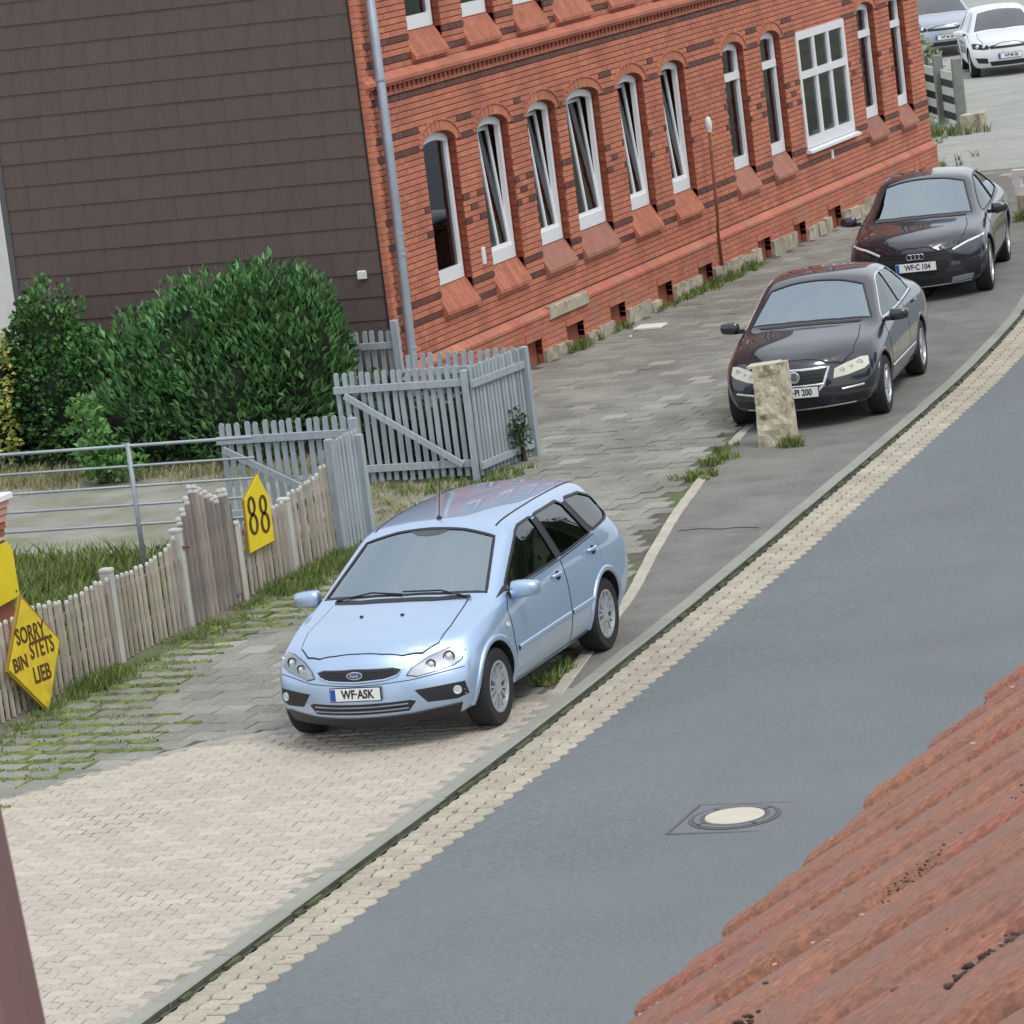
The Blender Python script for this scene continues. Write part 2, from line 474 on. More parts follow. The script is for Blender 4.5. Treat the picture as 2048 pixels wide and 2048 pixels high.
def kcurve(s, d):
    """point at arc length s, offset d metres towards the road"""
    i = min(max(bisect.bisect(KS, s) - 1, 0), len(KP) - 2)
    t = (s - KS[i]) / (KS[i + 1] - KS[i])
    p = KP[i].lerp(KP[i + 1], t)
    T = (KP[min(i + 3, len(KP) - 1)] - KP[max(i - 2, 0)]).normalized()
    N = Vector((T.y, -T.x))
    return p + N * d, math.atan2(T.y, T.x)
def s_of_y(y):
    for i, p in enumerate(KP):
        if p.y >= y: return KS[i]
    return KS[-1]
def kx(y): return interp([(p.x, p.y) for p in KP[::8]], y)

def ribbon(s0, s1, d0, d1, z0, z1, step=0.4):
    n = int((s1 - s0) / step)
    v, f = [], []
    for i in range(n + 1):
        s = s0 + (s1 - s0) * i / n
        a, _ = kcurve(s, d0); b, _ = kcurve(s, d1)
        v += [(a.x, a.y, z0), (b.x, b.y, z1)]
    for i in range(n): f.append((2 * i, 2 * i + 1, 2 * i + 3, 2 * i + 2))
    return v, f

CF = Fv.copy(); CRr = Rv.copy(); CUu = Uv.copy()
def pix(p):
    d = Vector(p) - CAM
    z = d.dot(CF)
    return (1024 + 8230 * d.dot(CRr) / z, 1024 - 8230 * d.dot(CUu) / z, z)
def inview(p, mrg=20):
    x, y, z = pix(p)
    return z > 0 and -mrg < x < 2048 + mrg and -mrg < y < 2048 + mrg

def pieces(name, protos, places, mats, parent, limit=300, rest_name=None, smooth=False, check=True):
    """places: list of (proto index, Matrix). The nearest in view become parts, the others one joined stuff mesh."""
    me = []
    for pr in protos:
        mb = MB(); mb.v = list(pr[0]); mb.f = list(pr[1]); mb.m = list(pr[2]) if len(pr) > 2 else [0] * len(pr[1])
        me.append(mb.mesh(name, mats, smooth))
    key = []
    for i, (k, Mx) in enumerate(places):
        p = Mx.translation
        key.append(((0 if (not check or inview(p)) else 1), (p - CAM).length, i))
    key.sort()
    sel = set(i for _, _, i in key[:limit] if True)
    rest = MB()
    for i, (k, Mx) in enumerate(places):
        if i in sel and (not check or inview(Mx.translation)):
            o = link(name, me[k], parent)
            o.matrix_basis = Mx
        else:
            rest.add(protos[k][0], protos[k][1], 0, Mx)
            if len(protos[k]) > 2:
                rest.m[-len(protos[k][1]):] = list(protos[k][2])
    if rest.v:
        o = rest.build(rest_name or (name + '_field'), mats, parent, smooth)
        o['kind'] = 'stuff'

def TR(x, y, z, rz=0, rx=0, ry=0):
    return Matrix.Translation((x, y, z)) @ Matrix.Rotation(rz, 4, 'Z') @ Matrix.Rotation(rx, 4, 'X') @ Matrix.Rotation(ry, 4, 'Y')

# big ground sheet
mb = MB(); mb.add([(-400, -300, -.14), (400, -300, -.14), (400, 600, -.14), (-400, 600, -.14)], [(0, 1, 2, 3)])
tag(mb.build('ground', M['ground']), kind='structure')
# road
mb = MB()
S0, S1 = 1.0, KS[-1] - 1
mb.add(*ribbon(S0, S1, 0.47, 3.6, -.052, -.03))
mb.add(*ribbon(S0, S1, 3.6, 7.0, -.03, -.052))
tag(mb.build('road', M['asphalt']), kind='structure')
# far pavement
mb = MB(); mb.add(*ribbon(S0, S1, 7.0, 7.02, -.052, .05)); mb.add(*ribbon(S0, S1, 7.02, 9.5, .05, .06))
tag(mb.build('pavement_across', M['slab_far']), kind='structure')
# base sheet under the footway (between building line and kerb)
footway = empty('pavement', label=None, kind='structure')
v, f = [], []
ys = [(-48 + i * 1.0) for i in range(92)]
for y in ys:
    v += [((2.6 if y < -3.5 else -.3) if y < 24 else -3.3 - (y - 24) * .35, y, -.022), (kx(y) - .1, y, -.022)]
for i in range(len(ys) - 1): f.append((2 * i, 2 * i + 1, 2 * i + 3, 2 * i + 2))
mb = MB(); mb.add(v, f)
mb.build('bedding', M['joint'], footway)

# asphalt strip between the edging and the kerb
ETAB = [(7.86, -14.9), (7.5, -13.1), (7.06, -10.9), (6.55, -8.9), (6.12, -7.1), (5.70, -5.1), (5.22, -2.5), (5.02, -1.2), (4.85, 1.0), (4.7, 5.0), (4.2, 9), (3.0, 14), (1.2, 18.5), (-.6, 23.8)]
def ex(y): return interp(ETAB, y)
v, f = [], []
n = 200
for i in range(n + 1):
    y = -14.9 + (24 + 14.9) * i / n
    x1 = kx(y) - .12
    v += [(min(ex(y) + .04, x1 - .01), y, -.004), (x1, y, -.004)]
for i in range(n): f.append((2 * i, 2 * i + 1, 2 * i + 3, 2 * i + 2))
mb = MB(); mb.add(v, f)
fp = mb.build('footpath', M['footpath']); tag(fp, kind='structure')
# crack sealed with tar and a few patches
mb = MB()
cp = [(6.44, -7.86), (6.65, -7.80), (6.9, -7.88), (7.05, -7.83), (7.3, -7.9)]
for (a, b), (c, d) in zip(cp, cp[1:]):
    mb.add([(a, b - .012, 0), (c, d - .012, 0), (c, d + .014, 0), (a, b + .014, 0)], [(0, 1, 2, 3)])
mb.build('tar_seam', M['black'], fp)

# kerb stones
kerb = empty('kerb', kind='structure')
s = s_of_y(-30)
pl = []
protos = []
mbk = MB(); mbk.cham(0, .985, -.135, 0, -.16, .004, .012)
# front face grimy: separate material on -y?? (towards the road = local -y)
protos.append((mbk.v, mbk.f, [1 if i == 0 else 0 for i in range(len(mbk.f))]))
i = 0
while s < s_of_y(22):
    p, a = kcurve(s, 0)
    # local +x along the kerb, local +y to the pavement side; the box spans y -.135..0 so flip
    Mx = Matrix.Translation((p.x, p.y, rnd.uniform(-.004, .004))) @ Matrix.Rotation(a + rnd.uniform(-.004, .004), 4, 'Z') @ Matrix.Translation((0, .135, 0)) @ Matrix.Rotation(rnd.uniform(-.006, .006), 4, 'X')
    pl.append((0, Mx)); s += 1.0
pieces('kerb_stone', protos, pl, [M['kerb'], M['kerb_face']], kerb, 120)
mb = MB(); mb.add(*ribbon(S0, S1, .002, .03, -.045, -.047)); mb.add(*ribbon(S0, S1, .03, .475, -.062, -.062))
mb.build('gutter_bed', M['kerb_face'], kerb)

# gutter blocks: three rows of pale bone-shaped blocks
def bone(L, W, ph=1, a=.014, c=.005, h=.05, gap=.003):
    """interlocking block outline, chamfered on top; ph flips the zigzag"""
    xs = [0, .16, .34, .66, .84, 1.0]
    zz = [1, 1, -1, -1, 1, 1]
    lo = [(x * L + (gap if x == 0 else (-gap if x == 1 else 0)), -W / 2 + gap + ph * z * a / 2) for x, z in zip(xs, zz)]
    up = [(x * L + (gap if x == 0 else (-gap if x == 1 else 0)), W / 2 - gap + ph * z * a / 2) for x, z in zip(xs, zz)][::-1]
    poly = lo + up
    n = len(poly)
    cx, cy = L / 2, 0
    ins = []
    for (x, y) in poly:
        ins.append((x + (c if x < cx else -c) * (1 if abs(x - cx) > L * .4 else 0), y + (c if y < cy else -c)))
    v = [(x, y, -h) for x, y in poly] + [(x, y, -c) for x, y in poly] + [(x, y, 0) for x, y in ins]
    f = [(i, (i + 1) % n, n + (i + 1) % n, n + i) for i in range(n)] + [(n + i, n + (i + 1) % n, 2 * n + (i + 1) % n, 2 * n + i) for i in range(n)] + [tuple(range(2 * n, 3 * n))]
    return v, f
gutter = empty('gutter', kind='structure')
pl = []
GL = .215
protos = [bone(GL, .150, 1, .016, .007, .05, .0055), bone(GL, .150, -1, .016, .007, .05, .0055), bone(GL * .95, .155, 1, .03, .008, .05, .006)]
for r in range(3):
    s = s_of_y(-29) + (r % 2) * GL / 2
    while s < s_of_y(23):
        d = .105 + r * .152
        p, a = kcurve(s, d)
        k = 2 if r == 2 else (r % 2)
        z = -.046 + (.002 * r) + rnd.uniform(-.003, .003)
        pl.append((k, TR(p.x, p.y, z, a + rnd.uniform(-.015, .015), rnd.uniform(-.012, .012), rnd.uniform(-.008, .008))))
        s += GL
pieces('gutter_block', protos, pl, [M['gutter']], gutter, 300)

# drive of interlocking concrete blocks in the foreground
BT = [(-3, -26), (2.0, -21.6), (4.26, -17.77), (4.75, -16.95), (5.21, -16.25), (5.82, -15.83), (7.2, -15.2), (7.95, -14.85)]
def yb(x):
    for (x0, y0), (x1, y1) in zip(BT, BT[1:]):
        if x <= x1: return y0 + (y1 - y0) * (x - x0) / (x1 - x0)
    return BT[-1][1]
drive = empty('driveway', kind='structure')
mb = MB()
mb2 = MB(); mb2.add(*ribbon(s_of_y(-27), s_of_y(-14.6), -.34, -.13, -.0035, -.0035, .3))
v, f = [], []
for i in range(90):
    x = 2.9 + i * (4.9 / 89)
    v += [(x, yb(x) - .16, -.004), (x, yb(x) + .24 + .03 * math.sin(i * 1.7), -.004)]
for i in range(89): f.append((2 * i, 2 * i + 2, 2 * i + 3, 2 * i + 1))
mb2.add(v, f); mb2.build('edge_fill', M['mortar_fill'], drive)
mb = MB()
v, f = [], []
for i in range(60):
    yy = -27.5 + i * (13.0 / 59)
    xs0 = 2.7
    while xs0 < 8.5 and yb(xs0) + .02 < yy: xs0 += .05
    v += [(min(xs0, kx(yy) - .13), yy, -.008), (kx(yy) - .12, yy, -.008)]
for i in range(59): f.append((2 * i, 2 * i + 2, 2 * i + 3, 2 * i + 1))
mb.add(v, f); mb.build('sand_bed', M['joint_pale'], drive)
pl = []
BL, BW = .205, .132
protos = [bone(BL, BW, 1, .024, .007, .04, .0042), bone(BL, BW, -1, .024, .007, .04, .0042)]
ang = math.radians(6)
ca, sa = math.cos(ang), math.sin(ang)
for r in range(-60, 62):
    for c_ in range(-24, 32):
        u = c_ * BL + (r % 2) * BL / 2; vv = r * BW
        x = 5.6 + u * ca - vv * sa; y = -20.5 + u * sa + vv * ca
        xc, yc = x + BL / 2 * ca, y + BL / 2 * sa
        if xc > kx(yc) - .185 or xc < 2.8 or yc < -27 or yc > yb(xc) - .07: continue
        z = .001 + .008 * mnoise.noise(Vector((xc * .8, yc * .8, 0))) + rnd.uniform(-.0022, .0022)
        pl.append((r % 2, TR(x, y, z, ang + rnd.uniform(-.01, .01), rnd.uniform(-.014, .014), rnd.uniform(-.012, .012))))
pieces('paving_block', protos, pl, [M['paver']], drive, 300)

# slabs of the pavement
pl = []
SL, SW = .30, .295
mbs = MB(); mbs.cham(0, SL - .007, 0, SW - .007, -.03, 0, .005)
protos = [(mbs.v, mbs.f, [0] * len(mbs.f)), (mbs.v, mbs.f, [1] * len(mbs.f))]
for r in range(-76, 108):
    for c_ in range(-2, 30):
        x = .12 + c_ * SL + (r % 2) * SL / 2; y = -.02 + r * SW
        xc, yc = x + SL / 2, y + SW / 2
        if xc < (2.95 if yc < -3.6 else (.22 if yc < 23.6 else -2.2 - (yc - 24) * .35)): continue
        lim = ex(yc) - .20 if yc > -14.9 else kx(yc) - .35
        if yc > 23.6: lim = kx(yc) - .35
        if xc > lim: continue
        if yc < yb(xc) + .16: continue
        near_fence = xc < 4.7 and yc < -8
        amp = .007 if not near_fence else .005
        if 2.9 < xc < 5.6 and -9 < yc < 1: amp = .013
        z = .0 + .012 * mnoise.noise(Vector((xc * .7, yc * .7, 3))) + rnd.uniform(-.003, .003) - .004
        lt = 1 if (rnd.random() < .02 + .09 * (mnoise.noise(Vector((xc * .5, yc * .35, 9))) > .22)) else 0
        pl.append((lt, TR(x, y, z, rnd.uniform(-.01, .01), rnd.uniform(-amp, amp) * 2.2, rnd.uniform(-amp, amp) * 1.6)))
pieces('paving_slab', protos, pl, [M['slab'], M['slab_light']], footway, 300)
# leaf litter and grit lying about
rd = random.Random(77)
mb = MB()
for i in range(700):
    t_ = rd.random()
    if t_ < .35: y = rd.uniform(-22, 6); x = kx(y) + rd.uniform(.02, .5); z = -.040
    elif t_ < .7: y = rd.uniform(-15, 12); x = rd.uniform(3.0 if y < -3.5 else .3, kx(y) - .2); z = .008
    else: y = rd.uniform(-22, -8); x = 3.0 + abs(rd.gauss(0, .8)); z = .010
    s_ = rd.uniform(.006, .020); a_ = rd.uniform(0, 6.28)
    c_, q_ = math.cos(a_) * s_, math.sin(a_) * s_
    mb.add([(x, y, z), (x + c_ - q_ * .4, y + q_ + c_ * .4, z + s_ * .35), (x + 1.8 * c_, y + 1.8 * q_, z + .001), (x + c_ + q_ * .4, y + q_ - c_ * .4, z + s_ * .2)], [(0, 1, 2), (0, 2, 3)])
tag(mb.build('leaf_litter', M['debris']), 'dry leaf bits and grit scattered on the paving and gutter', 'litter', kind='stuff')

# pale edging strip
pl = []
edging = empty('edging', kind='structure')
mbe = MB(); mbe.cham(0, .48, -.058, .058, -.05, .006, .008)
y = -14.75
while y < -1.9:
    if not (-14.2 < y < -13.9 or -5.0 < y < -3.3):
        x0, x1 = ex(y), ex(y + .46)
        a = math.atan2(.46, x1 - x0)
        pl.append((0, TR(x0, y, rnd.uniform(-.003, .004), a + rnd.uniform(-.02, .02))))
    y += .455
pieces('edging_stone', [(mbe.v, mbe.f)], pl, [M['edging']], edging, 100)

# broken bright slabs in the footway
mb = MB()
for (x, y, wx, wy, rz) in [(.5, 6.85, .38, .36, .05)]:
    mb.cham(0, wx, 0, wy, 0, .03, .006, 0, TR(x, y, .005, rz))
tag(mb.build('cover_plate', M['white_paint']), 'white square cover plate lying on the paving near the brick wall', 'plate')
mb = MB(); mb.box(-.02, .02, -.02, .02, .004, .03, 0, TR(.70, 6.2, .002, .4))
tag(mb.build('pebble', M['white_paint']), 'small white lump on the paving in front of the white cover plate', 'litter')

# far pale paving round the corner: joined small squares
mb = MB()
for r in range(0, 62):
    for c_ in range(0, 40):
        x = -9.5 + c_ * .38 + (r % 3) * .11; y = 22.6 + r * .38
        if x > 6 or x < (.3 if y < 24.3 else -3.0 - (y - 24) * .22): continue
        if y < 24 and x < 1.2: continue
        mb.cham(x, x + .368, y, y + .368, -.02, .008 + rnd.uniform(-.003, .003), .006, 0, None)
o = mb.build('corner_paving', M['slab_far'], footway); o['kind'] = 'stuff'
mb = MB(); mb.add([(-30, 40, -.03), (-3, 40, -.03), (-10, 80, -.03), (-30, 80, -.03)], [(0, 1, 2, 3)])
tag(mb.build('parking_ground', M['slab_far']), kind='structure')

# yard behind the picket fence
mb = MB(); mb.add([(-12, -40, -.03), (2.85, -40, -.03), (2.85, -3.3, -.03), (-12, -3.3, -.03)], [(0, 1, 2, 3)])
mb.add([(-12, -3.3, -.03), (0, -3.3, -.03), (0, 0, -.03), (-12, 0, -.03)], [(0, 1, 2, 3)])
tag(mb.build('yard_ground', M['yard']), kind='structure')

# manhole in the road
mh = empty('manhole', (10.75, -18.67, -.027), math.radians(2), 'round manhole cover with a cream centre in a square iron frame in the road', 'manhole')
mb = MB(); mb.cham(-.375, .375, -.375, .375, -.03, -.006, .008)
mb.build('frame', M['iron'], mh)
mb = MB()
for (a, b_, c_, d_) in ((-.40, .40, -.40, -.378), (-.40, .40, .378, .40), (-.40, -.378, -.378, .378), (.378, .40, -.378, .378)): mb.box(a, b_, c_, d_, -.03, -.0085)
o = mb.build('frame_gap', M['iron_dark'], mh); o['kind'] = 'stuff'
mb = MB(); mb.lathe([(.335, -.006), (.335, .000), (.30, .002), (.30, -.004)], 40, 'z'); mb.build('rim', M['iron_dark'], mh)
mb = MB(); mb.lathe([(.296, -.004), (.296, .004), (.285, .006), (.26, .006), (.255, .003), (.222, .003)], 40, 'z', closed=True); mb.build('ring', M['iron'], mh)
mb = MB(); mb.lathe([(.254, .0035), (.250, .0055), (.222, .0058)], 40, 'z', closed=True); mb.build('dark_ring', M['iron_dark'], mh)
mb = MB(); mb.lathe([(.0, .012), (.205, .012), (.215, .010), (.219, .004)][::-1], 40, 'z'); mb.build('lid_centre', M['cream'], mh)
for k in range(4):
    a = k * PI / 2 + .8
    mb = MB()
    mb.box(-.03, .03, -.012, .012, .005, .010, 0, Matrix.Rotation(a, 4, 'Z') @ Matrix.Translation((.275, 0, 0)))
    mb.build('lifting_slot', M['iron_dark'], mh)
# ------------------------------------------------------------------ the brick house
house = empty('brick_house', (0, 0, 0), 0, 'long red brick house with dark brick bands, white framed windows and a dark shingled gable', 'house')
YL = 23.45
DZ = 3.235
WIN = [(1.66, 2.72), (3.44, 4.50), (5.18, 6.22), (6.60, 7.88), (8.64, 9.66), (10.40, 11.42), (13.14, 14.12), (14.92, 15.90), (19.92, 20.90), (21.74, 22.62)]
BIG = (16.64, 19.16)
Z0, ZS, RISE = 1.42, 3.20, .16
UP = [w_ for w_ in WIN] + [(16.9, 17.9)]
def arch_z(y, y0, y1, zs=ZS):
    t = (y - (y0 + y1) / 2) / ((y1 - y0) / 2)
    return zs + RISE * math.sqrt(max(0, 1 - t * t)) if abs(t) < 1 else zs
TOPZ = 6.80
def openings(z, up=False):
    r = []
    for y0, y1 in WIN:
        r.append((y0, y1, Z0, ZS)); 
    r.append((BIG[0], BIG[1], 1.36, 3.21))
    for y0, y1 in UP: r.append((y0, y1, Z0 + DZ, ZS + DZ))
    return r
OPN = openings(0)
def in_open(ya, yb_, za, zb):
    """returns list of blocked intervals on [ya,yb] for the course za..zb"""
    out_ = []
    for (y0, y1, z0, zs) in OPN:
        if y1 < ya or y0 > yb_: continue
        zc = (za + zb) / 2
        if zc < z0 - (.01 if y0 == BIG[0] else .34): continue
        big = (y0 == BIG[0])
        ztop = zs if big else zs + RISE
        if zc > ztop + (.0 if big else .15): continue
        if big or zc <= zs: out_.append((y0, y1)); continue
        # arch zone: the arch ring (soldier bricks) is a ring .14 outside the opening
        h = zc - zs
        rr = RISE + .14
        if h >= rr: continue
        half = ((y1 - y0) / 2 + .02 + .10) * math.sqrt(max(0, 1 - (h / rr) ** 2))
        c_ = (y0 + y1) / 2
        out_.append((c_ - half, c_ + half))
    for (y0, y1) in CELL:
        if za < .30 and y1 > ya and y0 < yb_: out_.append((y0, y1))
    return sorted(out_)
CELL = [(4.0, 4.55), (5.47, 6.10), (7.14, 7.72), (9.08, 9.66), (10.82, 11.42), (13.55, 14.15), (15.33, 15.90), (17.1, 17.75), (22.0, 22.6)]
# backing wall with openings: vertical strips
mb = MB()
cuts = sorted(set([0.0, YL] + [y for o_ in OPN for y in o_[:2]]))
XB = -.012
def strip_poly(y0, y1, lo, hi, x=XB):
    if hi > lo: mb.add([(x, y0, lo), (x, y1, lo), (x, y1, hi), (x, y0, hi)], [(0, 1, 2, 3)])
for a, b in zip(cuts, cuts[1:]):
    mid = (a + b) / 2
    oo = sorted([o_ for o_ in OPN if o_[0] <= mid <= o_[1]], key=lambda t: t[2])
    z = -.2
    for (y0, y1, z0, zs) in oo:
        strip_poly(a, b, z, z0 - (0 if y0 == BIG[0] else .34))
        z = zs
        if y0 != BIG[0]:
            # spandrel above the arch
            nseg = 12
            zt = zs + RISE + .3
            for k in range(nseg):
                ya = a + (b - a) * k / nseg; yc = a + (b - a) * (k + 1) / nseg
                mb.add([(XB, ya, arch_z(ya, y0, y1, zs)), (XB, yc, arch_z(yc, y0, y1, zs)), (XB, yc, zt), (XB, ya, zt)], [(0, 1, 2, 3)])
            z = zt
    strip_poly(a, b, z, TOPZ)
# solid behind: return walls and top
mb.box(-5.06, XB - .3, 0.05, YL, -.2, TOPZ)
mb.box(XB - .3, XB, YL - .02, YL, -.2, TOPZ)
mb.box(XB - .3, XB, .03, .05, -.2, TOPZ)
wall = mb.build('wall', M['mortar'], house)

# ---- bricks of the street front
BH = .0700; BP = .0775; BLn = .245
bands = {round(zz, 3) for zz in ()}
dark_rows = []       # (z, [(y0,y1) allowed]) or None for all
def piers(up=0, trim=0.0):
    ws = sorted([(w_[0], w_[1]) for w_ in (UP if up else WIN)] + ([] if up else [BIG]))
    r, y = [], 0.0
    for a, b in ws: r.append((y + trim, a - trim)); y = b
    r.append((y + trim, YL))
    return r
pr_ = piers(0); pru = piers(1)
prs = [(a + .06, b - .06) for a, b in piers(0, .12)]; prus = [(a + .06, b - .06) for a, b in piers(1, .12)]
DARK = [(1.12, [(0, YL)]), (1.35, pr_), (3.18, pr_), (3.41, prs), (3.91, [(0, YL)]), (4.355, [(0, YL)]), (4.585, pru), (3.18 + DZ, pru), (3.41 + DZ, prus)]
def dark_at(zc, y):
    for z, rr in DARK:
        if abs(zc - z) < BP / 2:
            for a, b in rr:
                if a - .01 <= y <= b + .01: return True
    # short dark headers at the jambs
    for base in (0, DZ):
        for z in (2.10, 2.435):
            if abs(zc - z - base) < BP / 2:
                for a, b in ((WIN + [BIG]) if base == 0 else UP):
                    if a - .17 < y < a + .01 or b - .01 < y < b + .17: return True
                if y < .5: return True
        if abs(zc - 2.27 - base) < BP / 2:
            for a, b in (pr_ if base == 0 else pru):
                if abs(y - (a + b) / 2) < .07 and b - a < 1.4: return True
    return False
protos = {}
plist, prot = [], []
def brick_proto(L, dark, proud):
    k = (round(L, 2), dark, proud)
    if k not in protos:
        protos[k] = len(prot)
        m_ = MB(); m_.cham(-.014, proud, 0, k[0] - .009, 0, BH - .006, .003, 0, None, 0)
        prot.append((m_.v, m_.f, [1 if dark else 0] * len(m_.f)))
    return protos[k]
zb_ = .70
row = 0
while zb_ < TOPZ - .05:
    zc = zb_ + BH / 2
    if 3.97 < zc < 4.25: zb_ += BP; row += 1; continue           # cornice, built apart
    blocked = in_open(0, YL, zb_, zb_ + BH)
    y = -(row % 2) * (BLn / 2)
    while y < YL:
        a, b = max(y, 0.0), min(y + BLn, YL)
        y += BLn
        segs = [(a, b)]
        for (u, v_) in blocked:
            ns = []
            for (p, q) in segs:
                if v_ <= p or u >= q: ns.append((p, q))
                else:
                    if u > p: ns.append((p, u))
                    if v_ < q: ns.append((v_, q))
            segs = ns
        for (p, q) in segs:
            if q - p < .035: continue
            d = dark_at(zc, (p + q) / 2)
            pr = .004 if not d else .012
            if d and abs(zc - 1.12) < .05: pr = .006
            k = brick_proto(q - p, d, pr)
            # tiny scatter by using 2 cm length classes
            plist.append((k, Matrix.Translation((rnd.uniform(-.0012, .0012), p, zb_))))
    zb_ += BP; row += 1
# belt between sill bands stands a little proud of the lower wall: thin shadow ledges
pieces('brick', prot, plist, [M['brick'], M['brick_dark']], house, 300, 'brick_field')

# window openings: jambs, arches, sills, frames
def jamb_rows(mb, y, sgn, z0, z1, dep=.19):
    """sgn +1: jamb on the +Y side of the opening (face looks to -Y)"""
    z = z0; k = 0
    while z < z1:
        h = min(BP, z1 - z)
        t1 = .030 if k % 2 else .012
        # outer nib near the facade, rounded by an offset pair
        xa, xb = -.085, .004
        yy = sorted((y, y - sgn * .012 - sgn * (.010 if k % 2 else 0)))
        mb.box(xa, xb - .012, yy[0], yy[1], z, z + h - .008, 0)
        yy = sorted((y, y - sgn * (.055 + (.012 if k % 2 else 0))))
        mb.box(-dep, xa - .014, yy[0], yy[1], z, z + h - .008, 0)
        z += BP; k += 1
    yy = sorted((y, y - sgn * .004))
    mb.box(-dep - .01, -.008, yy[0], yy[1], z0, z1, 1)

def arch_ring(mb, y0, y1, zs, x0=-.08, x1=.012, ring=(.004, .135), nb=13, mi=0):
    c = (y0 + y1) / 2; hw = (y1 - y0) / 2
    for k in range(nb):
        t0 = PI - PI * (k + .06) / nb; t1 = PI - PI * (k + .94) / nb
        def P(t, r): return (c + (hw + r * .9) * math.cos(t), zs + (RISE + r) * math.sin(t))
        poly = [P(t0, ring[0]), P(t1, ring[0]), P(t1, ring[1]), P(t0, ring[1])]
        mb.prism(poly[::-1], x0, x1, 'x', mi)

def soffit(mb, y0, y1, zs, dep=.19, mi=0):
    n = 12
    v, f = [], []
    for k in range(n + 1):
        y = y0 + (y1 - y0) * k / n
        z = arch_z(y, y0, y1, zs)
        v += [(-.005, y, z), (-dep - .02, y, z - .035)]
    for k in range(n): f.append((2 * k, 2 * k + 1, 2 * k + 3, 2 * k + 2))
    mb.add(v, f, mi)

def make_window(y0, y1, zb, old, style, idx):
    z0, zs = Z0 + zb, ZS + zb
    w_ = empty('window', (0, 0, 0)); w_.parent = house
    for yy_, sg_ in ((y1, 1), (y0, -1)):
        j = MB(); jamb_rows(j, yy_, sg_, z0, zs + .03)
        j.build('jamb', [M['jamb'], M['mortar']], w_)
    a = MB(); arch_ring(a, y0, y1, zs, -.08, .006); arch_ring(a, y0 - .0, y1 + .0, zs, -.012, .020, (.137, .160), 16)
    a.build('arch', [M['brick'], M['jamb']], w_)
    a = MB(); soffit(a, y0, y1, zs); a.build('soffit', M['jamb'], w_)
    # sloping sill, stands proud of the wall; width a bit more than the opening
    s_ = MB()
    ya, yb2 = y0 - .02, y1 + .02
    zt, zf = z0 + .01, 1.075 + zb
    xo = .07
    nb = max(4, round((yb2 - ya) / .125))
    for k in range(nb if not old else 1):
        n_ = nb if not old else 1
        p, q = ya + (yb2 - ya) * k / n_ + .003, ya + (yb2 - ya) * (k + 1) / n_ - .003
        pts = [(-.20, zt + .05), (-.11, zt + .015), (xo, zf + .045), (xo, zf), (-.012, zf - .03), (-.20, zf - .03)]
        s_.prism([(x, z) for x, z in pts], p, q, 'y')
    s_.build('sill', M['sill_old'] if old else M['sill'], w_)
    # frame and glass at the back of the opening
    xf = -.155
    fr = MB()
    FW = .075
    hw = (y1 - y0) / 2; cy = (y0 + y1) / 2
    a_, b_ = y0 + .045, y1 - .045
    def fz(y, ins=0): return arch_z(y, y0, y1, zs) - .04 - ins
    fr.box(xf, xf + .06, a_, a_ + FW, z0 + .02, zs - .0)
    fr.box(xf, xf + .06, b_ - FW, b_, z0 + .02, zs - .0)
    fr.box(xf, xf + .066, a_ + FW, b_ - FW, z0 + .02, z0 + .19)
    n = 10
    for k in range(n):
        p = a_ + (b_ - a_) * k / n; q = a_ + (b_ - a_) * (k + 1) / n
        fr.prism([(p, fz(p) - .075), (q, fz(q) - .075), (q, fz(q) + .02), (p, fz(p) + .02)], xf + .001, xf + .061, 'x')
    fr.build('frame', M['pvc'], w_)
    g = MB()
    if style == 'casement' or style == 'tilt':
        c1, c2 = a_ + FW, b_ - FW
        inner = MB()
        if style == 'tilt':
            # a tilted sash: frame leaning into the room at the top
            T = Matrix.Translation((xf + .015, 0, z0 + .19)) @ Matrix.Rotation(-.075, 4, 'Y')
            hgt = zs + .0 - (z0 + .19)
            st = .045
            for (p, q, r_, t_) in [(c1, c1 + st, 0, hgt), (c2 - st, c2, 0, hgt), (c1 + st, c2 - st, 0, st), (c1 + st, c2 - st, hgt - st, hgt)]:
                inner.box(-.02, .02, p, q, r_, t_, 0, T)
            inner.box(-.014, .020, cy - .0, cy + .04, st, hgt - st, 0, T)
            g.box(-.004, .0, c1 + st, c2 - st, st, hgt - st, 0, T)
            inner.build('sash', M['pvc'], w_)
        else:
            g.box(xf + .02, xf + .024, c1, c2, z0 + .19, zs + .12)
            inner.box(xf + .018, xf + .05, c1, c1 + .03, z0 + .19, zs + .0)
            inner.build('sash', M['pvc'], w_)
    else:
        # tall window with a transom at two thirds
        zt_ = z0 + 1.36
        fr2 = MB(); fr2.box(xf - .002, xf + .075, a_ + .02, b_ - .02, zt_, zt_ + .11)
        fr2.build('transom', M['pvc'], w_)
        g.box(xf + .015, xf + .019, a_ + FW, b_ - FW, z0 + .19, zt_)
        g.box(xf + .015, xf + .019, a_ + FW, b_ - FW, zt_ + .11, zs + .08)
    g.build('pane', M['glass'], w_)
    cu = MB()
    v, f = [], []
    nn = 24
    for k in range(nn + 1):
        y = a_ + (b_ - a_) * k / nn
        x = xf - (.125 if style == 'tilt' else .035) + .004 * math.sin(k * 2.1)
        v += [(x, y, z0 + .1), (x, y, zs + .05)]
    for k in range(nn): f.append((2 * k, 2 * k + 2, 2 * k + 3, 2 * k + 1))
    cu.add(v, f); cu.build('curtain', M['curtain'], w_)
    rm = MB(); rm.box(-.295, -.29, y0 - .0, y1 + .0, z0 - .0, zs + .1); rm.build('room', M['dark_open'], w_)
styles = ['casement', 'tilt', 'tilt', 'tilt', 'tilt', 'tilt', 'transom', 'transom', 'transom', 'transom']
